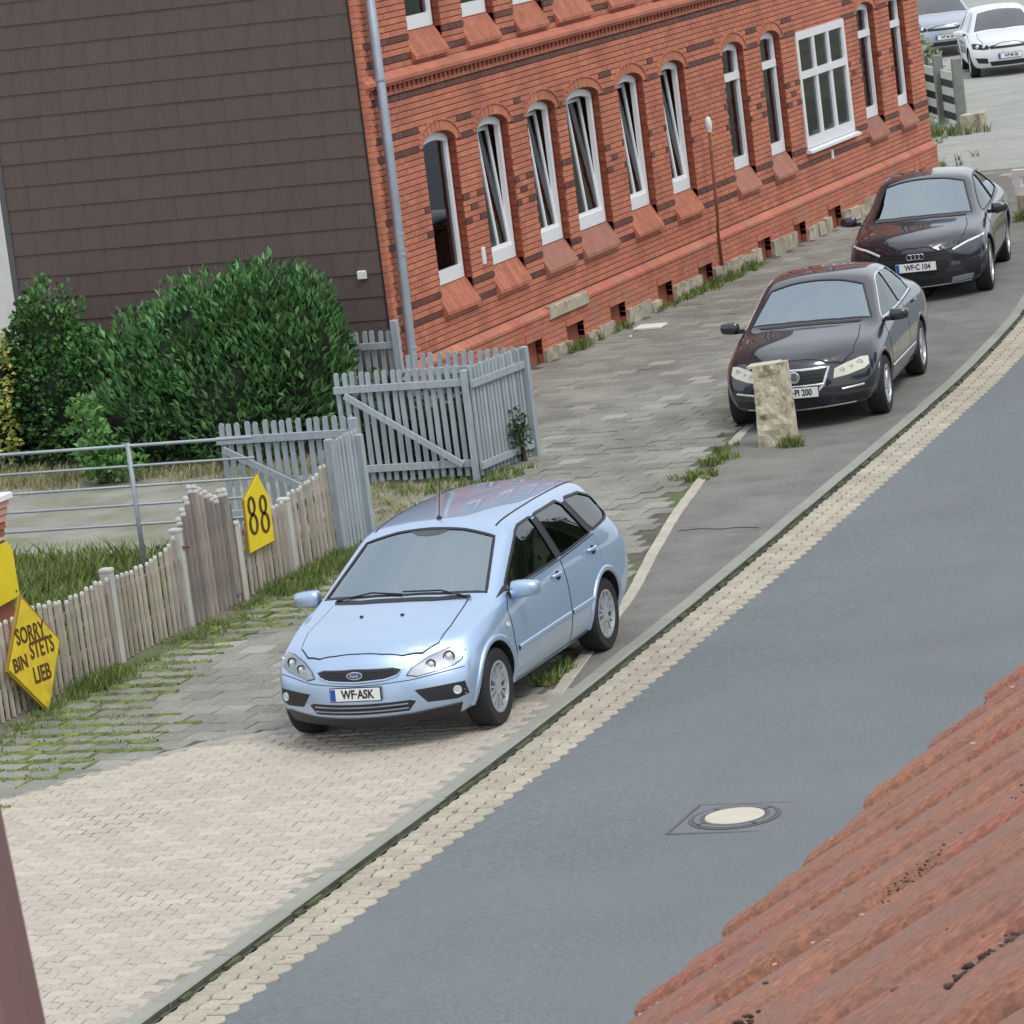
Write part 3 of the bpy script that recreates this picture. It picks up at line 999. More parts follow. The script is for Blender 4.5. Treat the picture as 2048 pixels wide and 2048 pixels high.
for i, (y0, y1) in enumerate(WIN):
    make_window(y0, y1, 0, i in (2, 3, 6, 7, 8, 9), styles[i], i)
for i, (y0, y1) in enumerate(UP):
    make_window(y0, y1, DZ, False, 'casement', i)

# the big shop-like window
bw = empty('window', (0, 0, 0)); bw.parent = house
y0, y1 = BIG
z0, z1 = 1.36, 3.21
xf = -.03
fr = MB()
fr.box(xf, .02, y0, y0 + .10, z0, z1); fr.box(xf, .02, y1 - .13, y1, z0, z1)
fr.box(xf, .021, y0 + .10, y1 - .13, z0, z0 + .17); fr.box(xf, .021, y0 + .10, y1 - .13, z1 - .13, z1)
fr.box(xf - .0, .03, y0 + .10, y1 - .13, 2.46, 2.57)
ww = (y1 - .13 - y0 - .10) / 3
for k in (1, 2):
    yy = y0 + .10 + ww * k
    fr.box(xf, .018, yy - .055, yy + .055, z0 + .17, 2.46); fr.box(xf, .018, yy - .05, yy + .05, 2.57, z1 - .13)
fr.build('frame', M['pvc'], bw)
s_ = MB(); s_.prism([(-.04, z0), (.10, z0 - .035), (.10, z0 - .075), (-.0, z0 - .075)], y0 - .06, y1 + .06, 'y'); s_.build('sill', M['pvc'], bw)
for k in range(3):
    ya = y0 + .10 + ww * k; yc = ya + ww
    g = MB(); g.box(-.02, -.016, ya, yc, z0 + .17, 2.46); g.build('pane', M['glass'], bw)
    g = MB(); g.box(-.02, -.016, ya, yc, 2.57, z1 - .13); g.build('pane', M['glass'], bw)
cu = MB(); v, f = [], []
nn = 120
for k in range(nn + 1):
    y = y0 + .1 + (y1 - y0 - .2) * k / nn
    x = -.0158 + .0012 * math.sin(k * 1.3) * 0
    x = -.10 + .022 * math.sin(k * .9) + .01 * math.sin(k * 2.3)
    v += [(x, y, z0 + .1), (x, y, 2.50)]
for k in range(nn): f.append((2 * k, 2 * k + 2, 2 * k + 3, 2 * k + 1))
cu.add(v, f); cu.build('curtain', M['curtain'], bw)
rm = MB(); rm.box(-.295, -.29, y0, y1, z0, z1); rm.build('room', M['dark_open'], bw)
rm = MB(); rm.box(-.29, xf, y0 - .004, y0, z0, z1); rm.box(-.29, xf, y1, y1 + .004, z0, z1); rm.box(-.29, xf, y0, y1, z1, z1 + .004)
rm.build('reveal', M['jamb'], bw)

# cornice between the floors: sloping water table, dentils
cn = MB()
cn.prism([(-.01, 4.26), (.03, 4.25), (.105, 4.17), (.105, 4.125), (.075, 4.12), (.075, 4.085), (-.01, 4.085)], .0, YL, 'y')
cn.build('cornice', M['brick'], house)
cn = MB()
y = .02
while y < YL - .1:
    cn.box(-.01, .062, y, y + .075, 4.02, 4.083); y += .145
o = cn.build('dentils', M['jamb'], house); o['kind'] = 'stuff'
cn = MB(); cn.box(-.01, .03, 0, YL, 3.965, 4.018); cn.build('string_course', M['brick'], house)
# plinth of brick with a sloped top, limestone footing and cellar windows
def seg_free(a, b, cells=CELL):
    r, y = [], a
    for c0, c1 in cells:
        if c0 > y: r.append((y, min(c0, b)))
        y = c1
    if y < b: r.append((y, b))
    return r
prot2, pl2, pd = [], [], {}
zb_ = .10; row = 0
while zb_ < .56:
    for (a, b) in (seg_free(0, YL) if zb_ < .30 else [(0, YL)]):
        y = a - (row % 2) * .12
        while y < b:
            p, q = max(y, a), min(y + .245, b); y += .245
            if q - p < .04: continue
            k = round(q - p, 2)
            if k not in pd:
                pd[k] = len(prot2); m_ = MB(); m_.cham(-.02, .085, 0, k - .008, 0, BH - .004, .004, 0, None, 0); prot2.append((m_.v, m_.f))
            pl2.append((pd[k], Matrix.Translation((rnd.uniform(-.002, .002), p, zb_))))
    zb_ += BP; row += 1
pieces('plinth_brick', prot2, pl2, [M['plinth']], house, 120, 'plinth_brick_field')
mb = MB()
for (a, b) in seg_free(0, YL): mb.box(-.01, .078, a, b, -.15, .31)
mb.box(-.01, .078, 0, YL, .31, .56)
mb.build('plinth', M['mortar'], house)
mb = MB(); y = 0
while y < YL:
    q = min(y + .24, YL)
    mb.prism([(-.01, .565), (.098, .565), (.098, .605), (.0, .685), (-.01, .685)], y + .002, q - .004, 'y'); y = q
o = mb.build('plinth_cap', M['plinth'], house); o['kind'] = 'stuff'
mb = MB(); mb.box(-.01, .010, 0, YL, .686, .70); mb.build('painted_shadow_course', M['brick_dark'], house)  # dark strip draws in the shadow line above the plinth edge
# pale stone ledges
for (y0_, y1_, z0_, z1_) in [(4.9, 6.3, .50, .67)]:
    mb = MB(); mb.cham(0, .125, y0_, y1_, z0_, z1_, .012, 0, None, 0); mb.build('stone_ledge', M['stone'], house)
for c0, c1 in CELL:
    cw = empty('cellar_window', (0, 0, 0)); cw.parent = house
    mb = MB(); mb.box(-.12, -.115, c0, c1, -.14, .31); mb.build('pane', M['cellar'], cw)
    mb = MB(); mb.box(-.115, .0, c0 - .004, c0, -.14, .31); mb.box(-.115, .0, c1, c1 + .004, -.14, .31); mb.box(-.115, 0, c0, c1, .31, .314)
    mb.build('reveal', M['jamb'], cw)
    mb = MB()
    for k in range(3):
        yy = c0 + (c1 - c0) * (k + .5) / 3; mb.tube([(-.06, yy, -.14), (-.06, yy, .31)], .008, 5)
    mb.build('bars', M['rust'], cw)
    mb = MB(); arch_n = 6
    for k in range(arch_n):
        p, q = c0 - .03 + (c1 - c0 + .06) * k / arch_n, c0 - .03 + (c1 - c0 + .06) * (k + 1) / arch_n
        mb.box(.08, .104, p + .003, q - .003, .315, .40)
    mb.build('lintel', M['plinth'], cw)
def rubble(x0, x1, y0, y1, z0, z1, seed, n=3, amp=.018):
    """an irregular stone block"""
    r = random.Random(seed)
    b = bmesh.new()
    bmesh.ops.create_cube(b, size=1)
    bmesh.ops.subdivide_edges(b, edges=b.edges[:], cuts=n, use_grid_fill=True)
    off = Vector((seed * 1.7, seed * .3, 0))
    for v_ in b.verts:
        v_.co = Vector((x0 + (v_.co.x + .5) * (x1 - x0), y0 + (v_.co.y + .5) * (y1 - y0), z0 + (v_.co.z + .5) * (z1 - z0)))
        q = v_.co * 7 + off
        v_.co += Vector((mnoise.noise(q), mnoise.noise(q + Vector((9, 0, 0))), mnoise.noise(q + Vector((0, 9, 0))))) * amp
    me = bpy.data.meshes.new('stone'); b.to_mesh(me); b.free()
    me.materials.append(M['stone'])
    return me
k = 0
for (a, b) in seg_free(4.7, YL):
    y = a
    while y < b - .05:
        L_ = rnd.uniform(.3, .6); q = min(y + L_, b)
        if b - q < .15: q = b
        h = rnd.uniform(.10, .19) + (.05 if y > 9 else 0)
        link('footing_stone', rubble(.0, .125 + rnd.uniform(0, .02), y + .008, q - .008, -.14, h, k), house); k += 1
        y = q
# downpipe and vent
dp = MB()
dp.tube([(.13, .36, 7.0), (.13, .33, 3.0), (.13, .23, .62), (.13, .23, -.1)], .062, 12)
dpo = dp.build('downpipe', M['zinc_pipe'], house, smooth=True)
mb = MB()
for z in (.9, 2.05, 2.3, 4.2, 5.6):
    t = (z - 0.6) / 6.4
    yy = .24 + .10 * min(1, (z - .62) / 2.38)
    mb.lathe([(.070, z - .022), (.073, z), (.070, z + .022)], 12, 'z', M=Matrix.Translation((.13, yy, 0)))
o = mb.build('pipe_clips', M['zinc_pipe'], dpo); o['kind'] = 'stuff'
mb = MB(); mb.box(-.01, .06, .0, .12, -.1, TOPZ); mb.build('corner_pier', M['mortar'], house)
mb = MB()
z = .1; k = 0
while z < TOPZ:
    w_ = .135 if k % 2 else .10
    mb.cham(-.02, .07, -.004, w_, z, z + BH, .003, 0, None, 0); z += BP; k += 1
o = mb.build('quoin', M['brick'], house); o['kind'] = 'stuff'
vp = MB(); vp.tube([(.17, 11.72, 2.22), (.17, 11.66, .92), (.12, 11.74, .74), (.12, 11.76, -.02)], .024, 8)
vpo = vp.build('vent_pipe', M['rust'], house, smooth=True)
mb = MB(); mb.lathe([(.03, 2.20), (.050, 2.23), (.055, 2.34), (.038, 2.41), (.0, 2.44)], 12, 'z', M=Matrix.Translation((.17, 11.72, 0)))
mb.build('vent_cap', M['white_paint'], vpo, smooth=True)
mb = MB(); mb.cham(0, .03, 3.08, 3.17, 1.52, 1.74, .008, 0, None, 0); mb.build('meter_plate', M['white_paint'], house)
mb = MB(); mb.cham(0, .03, 17.8, 17.88, 1.05, 1.20, .008, 0, None, 0); mb.build('wall_plate', M['white_paint'], house)
# roof
rf = MB(); rf.prism([(-5.3, TOPZ), (.35, TOPZ), (.35, TOPZ + .08), (-2.5, TOPZ + .40), (-5.3, TOPZ + .08)], -.15, YL + .2, 'y')
rf.build('roof', M['shingle_gap'], house)

# gable wall clad in large shingles: overlapping rows with vertical joints
GH = .2885; GW = .645
prs_, pls_ = [], []
def shingle(L):
    m_ = MB()
    # bottom edge proud 14 mm, top tucked in
    v = [(0, -.002, 0), (L, -.002, 0), (L, -.016, 0), (0, -.016, 0), (0, -.002, GH + .03), (L, -.002, GH + .03), (L, -.004, GH + .03), (0, -.004, GH + .03)]
    f = [(0, 1, 2, 3), (3, 2, 6, 7), (0, 3, 7, 4), (1, 5, 6, 2), (7, 6, 5, 4)]
    m_.add(v, f); return (m_.v, m_.f)
lens = {}
r = 0
z = -.1365
while z < TOPZ:
    x = -5.06 - rnd.choice([0, .21, .43]) * (1 if r else 0) - (r % 2) * .32
    while x < -.03:
        a, b = max(x, -5.06), min(x + GW, -.02)
        x += GW
        if b - a < .05: continue
        k = round(b - a - .003, 3)
        if k not in lens: lens[k] = len(prs_); prs_.append(shingle(k))
        pls_.append((lens[k], Matrix.Translation((a + .001, rnd.uniform(-.002, .001), z)) @ Matrix.Rotation(rnd.uniform(-.0025, .0025), 4, 'Y')))
    z += GH; r += 1
pieces('shingle', prs_, pls_, [M['shingle']], house, 300, check=False)
mb = MB(); mb.box(-5.06, -.01, 0.0, .03, -.2, TOPZ); mb.build('gable_wall', M['shingle_gap'], house)
mb = MB(); mb.box(-5.14, -5.06, -.03, .06, -.1, TOPZ); mb.build('corner_trim', M['trim_dark'], house)
mb = MB(); mb.box(-.02, -.002, -.022, .0, .1, TOPZ); mb.build('edge_trim', M['shingle_gap'], house)
mb = MB(); mb.prism([(-5.3, TOPZ), (.35, TOPZ), (-2.5, TOPZ + .36)], .0, .03, 'y'); mb.build('gable_top', M['shingle_gap'], house)
mb = MB(); mb.cham(-.325, -.215, -.06, -.015, 1.83, 1.93, .01)
tag(mb.build('junction_box', M['white_paint']), 'small white box fixed to the dark gable wall beside the downpipe', 'box')
# ------------------------------------------------------------------ picket fence along the street
FX = 2.85
fence = empty('picket_fence', (FX, -12, 0), 0, 'long weathered picket fence with pale tops dipping and rising between concrete posts', 'fence')
def fpart(mb, name, m, parent=fence, smooth=False):
    o = mb.build(name, m, parent, smooth); o.location = (-FX, 12, 0) if parent is fence else (0, 0, 0); return o
def ftop(y):
    T = [(-20, .78), (-17.5, .98), (-15.2, .86), (-14.97, .88), (-14.5, .90), (-13.9, .82), (-13.1, .845)]
    T2 = [(-12.95, .83), (-12.4, .80), (-12.0, .83), (-11.64, .94)]
    T3 = [(-10.3, .77), (-9.8, .75), (-9.38, .79)]
    T4 = [(-9.12, .85), (-8.7, .86), (-8.24, .965)]
    for T_ in (T, T2, T3, T4):
        if T_[0][0] - .06 <= y <= T_[-1][0] + .06:
            return interp([(b, a) for a, b in T_], y)
    return None
PR = .0255
def picket_proto(h, r=PR):
    """half round pale, flat at the back, rounded head; mesh 0 = body, head separately coloured"""
    m_ = MB()
    pr = [(0, -r), (r * .8, -r * .62), (r * .95, 0), (r * .8, r * .62), (0, r)]
    n = 5
    lev = [(0, 1), (h - .035, 1), (h - .034, 1.06), (h - .012, 1.0), (h, .6)]
    for z, s_ in lev: m_.v += [(x * s_, y * s_, z) for x, y in pr]
    for i in range(len(lev) - 1):
        for k in range(n - 1):
            m_.f.append((i * n + k, i * n + k + 1, (i + 1) * n + k + 1, (i + 1) * n + k)); m_.m.append(1 if i >= 1 else 0)
        m_.f.append((i * n + n - 1, i * n, (i + 1) * n, (i + 1) * n + n - 1)); m_.m.append(0 if i < 1 else 1)
    m_.f.append(tuple((len(lev) - 1) * n + k for k in range(n))); m_.m.append(1)
    return m_
pcache = {}
y = -19.5
k = 0
while y < -8.2:
    t = ftop(y)
    if t:
        h = round(t - .04 + rnd.uniform(-.012, .012), 2)
        if h not in pcache: pcache[h] = picket_proto(h).mesh('picket', [M['picket'], M['picket_top']])
        o = link('picket', pcache[h], fence)
        o.matrix_basis = Matrix.Translation((rnd.uniform(-.004, .006), y + 12 + rnd.uniform(-.006, .006), .04)) @ Matrix.Rotation(rnd.uniform(-.012, .012), 4, 'X') @ Matrix.Rotation(rnd.uniform(-.01, .01), 4, 'Y')
        k += 1
    y += .0985
for (a, b) in [(-19.5, -13.1), (-13.0, -11.62), (-10.4, -9.4), (-9.2, -8.2)]:
    for z in (.22, .62):
        mb = MB(); mb.box(FX - .045, FX - .005, a, b, z, z + .07); fpart(mb, 'rail', M['picket_gate'])
for y, h in [(-13.03, .91), (-11.6, .98), (-10.42, .80), (-9.25, .80), (-17.3, 1.0)]:
    mb = MB(); mb.cham(FX - .07, FX + .035, y - .042, y + .042, -.02, h - .03, .008)
    mb.cham(FX - .075, FX + .04, y - .046, y + .046, h - .03, h + .005, .012, 1)
    fpart(mb, 'post', [M['post_conc'], M['picket_top']])
mb = MB(); mb.box(FX - .02, FX + .02, -10.50, -10.462, 0, .98); fpart(mb, 'gate_stop', M['red_wood'])
# arched wicket gate
gate = empty('wicket_gate', (FX, -11.05, 0), 0, 'arched weathered picket gate in the picket fence, left of the sign reading 88', 'gate')
n = 11
for i in range(n):
    y = -11.55 + i * .1
    u = (y + 11.05) / .5
    t = interp([(1.0, -11.56), (1.08, -11.45), (1.28, -11.23), (1.22, -11.1), (1.09, -10.84), (1.05, -10.7), (1.15, -10.6), (1.02, -10.5)], y)
    h = round(t, 2)
    m_ = picket_proto(h, .036)
    m_.lathe([(.0, h - .02), (.026, h - .01), (.034, h + .015), (.024, h + .038), (0, h + .045)], 8, 'z', 1)
    o = m_.build('picket', [M['picket_gate'], M['picket_top']], gate)
    o.matrix_basis = Matrix.Translation((.004, y + 11.05, .03)) @ Matrix.Rotation(rnd.uniform(-.01, .01), 4, 'X')
for z in (.25, .85):
    mb = MB(); mb.box(-.05, -.008, -.53, .5, z, z + .075); mb.build('rail', M['picket_gate'], gate)
mb = MB(); mb.box(.02, .045, .40, .52, .12, 1.0); mb.build('stile', M['picket_gate'], gate)
mb = MB(); mb.tube([(.05, -.45, .78), (.05, -.50, .80), (.05, -.56, .80)], .012, 6); mb.build('latch', M['rust'], gate)

# palisades of grey flat pales
def palisade(label, P0, P1, z0, zt, rails, rail_x=-.03, sp=.105, brace=None, posts=(), wid=.055, name='palisade_fence', cat='fence', group='grey slatted fence pieces and gate leaves', rndm=.01, split=None):
    P0, P1 = Vector(P0), Vector(P1)
    L_ = (P1 - P0).length
    a = math.atan2((P1 - P0).y, (P1 - P0).x)
    t = empty(name, (P0.x, P0.y, 0), a, label, cat, group)
    m_ = MB(); h = zt - z0
    m_.prism([(-wid / 2, 0), (wid / 2, 0), (wid / 2, h - .022), (wid * .28, h), (-wid * .28, h), (-wid / 2, h - .022)], -.011, .011, 'y')
    me = m_.mesh('slat', M['pal'])
    n = int(L_ / sp)
    for i in range(n + 1):
        o = link('slat', me, t)
        o.matrix_basis = Matrix.Translation((i * sp + wid / 2 + rnd.uniform(-.004, .004), rnd.uniform(-.002, .002), z0 + rnd.uniform(-rndm, rndm))) @ Matrix.Rotation(rnd.uniform(-.012, .012), 4, 'Y')
    for z in rails:
        mb = MB(); mb.cham(-.02, L_ + .02, rail_x - .018, rail_x + .018, z - .04, z + .04, .004); mb.build('rail', M['pal'], t)
    if brace:
        (xa, za), (xb, zb_) = brace
        d = Vector((xb - xa, 0, zb_ - za)); l = d.length
        T = Matrix.Translation((xa, rail_x + (.04 if rail_x > 0 else -.04), za)) @ Matrix.Rotation(-math.atan2(d.z, d.x), 4, 'Y')
        mb = MB(); mb.cham(0, l, -.016, .016, -.035, .035, .004, 0, T); mb.build('brace', M['pal'], t)
    for x, h in posts:
        mb = MB(); mb.cham(x - .04, x + .04, -.075, .0, -.05, h, .01); mb.build('post', M['pal'], t)
    return t
# rails face the street camera side (local -y is towards -Y for fences running along +X)
palisade('open grey slatted gate leaf with a long diagonal brace, nearest the brick wall', (1.12, -4.1, 0), (2.66, -4.1, 0), .02, 1.27, (1.08, .17), -.03,
         .0965, ((.12, 1.02), (1.46, .16)), ((1.60, 1.22),), name='gate_leaf', cat='gate')
palisade('grey slatted panel with ivy at its foot, right of the open gate leaf', (2.78, -4.16, 0), (2.90, -2.92, 0), .02, 1.26, (1.06, .14), -.03,
         .088, None, ((1.27, 1.26),))
palisade('row of grey pales standing behind the open gate leaf in front of the brick wall', (1.55, -3.1, 0), (2.88, -3.1, 0), .02, 1.29, (1.08, .2), -.03, .10)
palisade('short grey slatted fence between the hedge and the downpipe', (-.75, -.8, 0), (.42, -.8, 0), .0, 1.28, (1.10, .3), -.03, .105, None, ((1.19, 1.40),))
palisade('low grey slatted gate leaf behind the picket fence, left of the tall grey panel', (1.17, -7.2, 0), (2.78, -7.2, 0), .02, 1.27, (1.09, .30), -.03,
         .102, ((.06, 1.0), (1.3, .35)), ((1.58, 1.25),), name='gate_leaf', cat='gate')
palisade('tall grey slatted fence panel closing the end of the picket fence', (2.88, -8.22, 0), (2.90, -7.52, 0), .0, 1.17, (1.04, .2), .03, .084, None, ((.0, 1.2), (.68, 1.12)))
# ivy at the foot of the edge-on panel comes with the plants below

# tubular railing inside the yard
rl = empty('tube_railing', (1.32, -9.5, 0), math.radians(3), 'galvanised tube railing with five rails crossing the yard behind the picket fence', 'railing')
zt = 1.46
for z in (zt, zt - .205, zt - .41, zt - .60, zt - .80):
    mb = MB(); mb.tube([(-6, 0, z + .0), (1.35, 0, z - .0)], .0135 if z < zt - .1 else .018, 8); mb.build('rail', M['zinc'], rl, smooth=True)
for x in (0, -2.6, -5.2):
    mb = MB(); mb.tube([(x, 0, -.05), (x, 0, zt + .03)], .026, 8); mb.build('post', M['zinc'], rl, smooth=True)
# low dark fence in front of the hedge
lf = empty('low_rod_fence', (-5.2, -.95, 0), 0, 'low fence of thin pale rods in front of the dark hedge foot', 'fence')
n = 26
me = None
for i in range(n):
    if me is None:
        m_ = MB(); m_.tube([(0, 0, -.1), (0, 0, .36)], .012, 5); me = m_.mesh('rod', M['wood_grey'])
    link('rod', me, lf, (i * .068 * 1.0, rnd.uniform(-.01, .01), 0))
mb = MB(); mb.tube([(0, .01, .30), (1.75, .01, .30)], .01, 5); mb.build('rail', M['wood_grey'], lf)

# brick pillar with cap and the yellow plate
PYc = -13.62
pil = empty('brick_pillar', (2.12, -13.86, 0), 0, 'pale brick pillar with a white capstone at the left edge behind the picket fence', 'pillar')
mb = MB(); mb.cham(-.24, .20, -.26, .24, 1.72, 1.775, .01); mb.build('capstone', M['white_paint'], pil)
k = 0; z = -.05
pb = MB()
for z, w_, h, m_i in [(1.655, .215, .063, 0), (1.59, .195, .063, 0), (1.525, .18, .063, 0), (1.46, .165, .063, 1), (1.395, .15, .063, 1)]:
    for j in range(2):
        mb = MB()
        mb.cham(-w_, w_ * .8, -w_ + j * w_ + .004, -w_ + (j + 1) * w_ - .004, z, z + h - .006, .005)
        mb.build('brick', M['pillar_red'] if m_i else M['pillar'], pil)
mb = MB(); mb.box(-.14, .11, -.14, .14, -.05, 1.70); mb.build('core', M['pillar_red'], pil)
mb = MB(); mb.box(-.15, .125, -.15, .16, 1.36, 1.39); mb.build('ledge', M['post_conc'], pil)
yp = empty('yellow_board', (2.29, -13.9, 1.08), 0, 'yellow board fixed upright on the brick pillar at the left edge, above the diamond sign', 'sign')
mb = MB(); mb.prism([(-.22, -.26), (.17, -.24), (.16, .18), (.10, .27), (-.22, .27)], 0, .018, 'x'); mb.build('panel', M['yellow'], yp)
mb = MB(); mb.lathe([(0, .024), (.012, .022), (.013, .018)][::-1], 8, 'x', M=Matrix.Translation((0, .12, -.19))); mb.build('screw', M['ink'], yp)

# yellow house number board
s88 = empty('house_number_sign', (FX + .055, -9.99, .80), 0, 'yellow pointed board with the number 88, hung on the picket fence', 'sign')
pol = [(.10, .355), (.28, .09), (.27, -.335), (-.27, -.345), (-.25, .17), (-.02, .345)]
pol = [(.10, .36), (.285, .085), (.275, -.335), (-.27, -.345), (-.245, .18)]
mb = MB(); mb.prism([(y * 1.06 , z * 1.03) for y, z in pol], -.022, -.004, 'x'); mb.build('edge', M['sign_rim'], s88)
mb = MB(); mb.prism(pol, -.004, .006, 'x'); mb.build('panel', M['yellow'], s88)
def ring8(mb, cy, cz, ry, rz_, th, x0, x1, n=20):
    v, f = [], []
    for k in range(n):
        t = 2 * PI * k / n
        for (r_, x) in ((1, x1), (0, x1)):
            a, b = (ry, rz_) if r_ else (ry - th * 1.7, rz_ - th)
            v.append((x, cy + a * math.cos(t), cz + b * math.sin(t)))
    for k in range(n):
        a = 2 * k; b = 2 * ((k + 1) % n)
        f.append((a, b, b + 1, a + 1))
    mb.add(v, f)
for (dy, dz) in ((-.125, .005), (.125, -.03)):
    mb = MB()
    ring8(mb, dy, dz + .085, .092, .098, .033, .0, .0085)
    ring8(mb, dy, dz - .095, .104, .108, .033, .0, .0085)
    mb.build('digit', M['ink'], s88)

# diamond shaped sign with hand lettering
dm = empty('diamond_sign', (FX + .10, -14.73, .505), 0, 'yellow diamond sign with brown hand lettering, leaning on the picket fence', 'sign')
dm.rotation_euler = (0, math.radians(-5), 0)
pol = [(0, .545), (.50, .02), (.03, -.545), (-.50, -.03)]
mb = MB(); mb.prism([(y, z) for y, z in pol], -.03, -.004, 'x'); mb.build('rim', M['sign_rim'], dm)
mb = MB(); mb.prism([(y * .93, z * .93) for y, z in pol], -.004, .004, 'x'); mb.build('panel', M['yellow_old'], dm)
for s_, y, z, sz, sx, rx in (('SORRY', .0, .19, .20, .82, -.06), ('BIN', -.27, -.02, .17, .95, .0), ('STETS', .14, .03, .21, .78, -.04), ('LIEB', .05, -.185, .20, .85, -.05)):
    me = text_mesh(s_, sz, M['ink'], 'lettering', .004, sx)
    o = link('lettering', me, dm)
    o.matrix_basis = Matrix.Translation((.007, y, z)) @ Matrix.Rotation(rx, 4, 'X') @ FACE_X

# stone bollard
bl = empty('stone_bollard', (5.93, -3.12, 0), math.radians(2), 'rough pale limestone marker post standing on the footway in front of the black saloon', 'bollard')
b = bmesh.new()
bmesh.ops.create_cube(b, size=1)
bmesh.ops.subdivide_edges(b, edges=b.edges[:], cuts=15, use_grid_fill=True)
for v_ in b.verts:
    z = v_.co.z + .5
    wx = .42 - .055 * z; wy = .20
    v_.co = Vector((v_.co.x * wx, v_.co.y * wy, -.06 + z * .97))
    if v_.co.z > .88: v_.co.z += .05 * v_.co.x / .2 * .35
    q = v_.co * 6
    n_ = mnoise.noise(q) * .5 + mnoise.noise(q * 2.3) * .35 + mnoise.noise(q * 5) * .15
    rid = abs(mnoise.noise(Vector((q.x * 1.2, q.z * .9, 4)))) * .035
    v_.co += Vector((n_ * .02, -n_ * .05 + (rid if v_.co.y < 0 else -rid), n_ * .012))
me = bpy.data.meshes.new('stone_body'); b.to_mesh(me); b.free()
me.materials.append(mat('bollard_stone', (0.56, 0.50, 0.37), 0.9, vscale=8, vamt=0.15, bump=0.8, bscale=30, dirt=(0.27, 0.215, 0.12), dscale=6, dpos=(0.53, 0.60)))
link('stone_body', me, bl)
mb = MB(); mb.cham(-.185, .18, -.085, .085, .885, .925, .012, 0, Matrix.Rotation(-.07, 4, 'Y')); mb.build('pale_top', M['cream'], bl)

# plank fence, posts and barrier beyond the far corner
pf = empty('plank_fence', (-1.92, 32.0, 0), math.radians(117.5), 'pale plank fence, black gap strips, grey posts beyond the far corner of the brick house', 'fence')
for i, x in enumerate((0, 1.9, 3.8, 5.7)):
    mb = MB(); mb.cham(x - .09, x + .09, -.08, .10, -.05, 1.42 - .02 * i, .02); mb.build('post', M['wood_grey'], pf)
for i in range(3):
    for z in (.30, .62, .94):
        mb = MB(); mb.cham(.11 + i * 1.9, 1.79 + i * 1.9, -.03, .0, z, z + .17, .004); mb.build('board', M['stripe_white'], pf)
        mb = MB(); mb.cham(.11 + i * 1.9, 1.79 + i * 1.9, -.025, .0, z - .15, z, .004); mb.build('board', M['gap_black'], pf)  # black strips stand in for the dark gaps between pale boards
sf = link('boulder', rubble(-1.55 - .25, -1.55 + .15, 31.4, 31.9, -.1, .35, 71), None)
tag(sf, 'pale stone block at the foot of the grey end post beyond the brick house', 'stone')
# white concrete panel on stones at the right picture edge
wp = empty('concrete_barrier', (3.45, 16.6, 0), math.radians(-18), 'white concrete panel with holes on rough stones by the kerb, at the right picture edge', 'barrier')
mb = MB()
x = 0
cols = [(0, .10), (.24, .34), (.48, .58), (.72, 1.9)]
mb.cham(-.15, 1.9, -.04, .04, .66, .76, .008); mb.cham(-.12, 1.9, -.04, .04, .36, .50, .008)
for a, b_ in [(-.15, .0), (.14, .24), (.38, .50), (.64, 1.9)]: mb.box(a + .002, b_, -.038, .038, .50, .66)
mb.build('panel', M['white_paint'], wp)
for i, (a, b_) in enumerate([(-.02, .28), (.9, 1.3)]):
    link('stone', rubble(a, b_, -.16, .16, -.1, .36, 80 + i), wp)
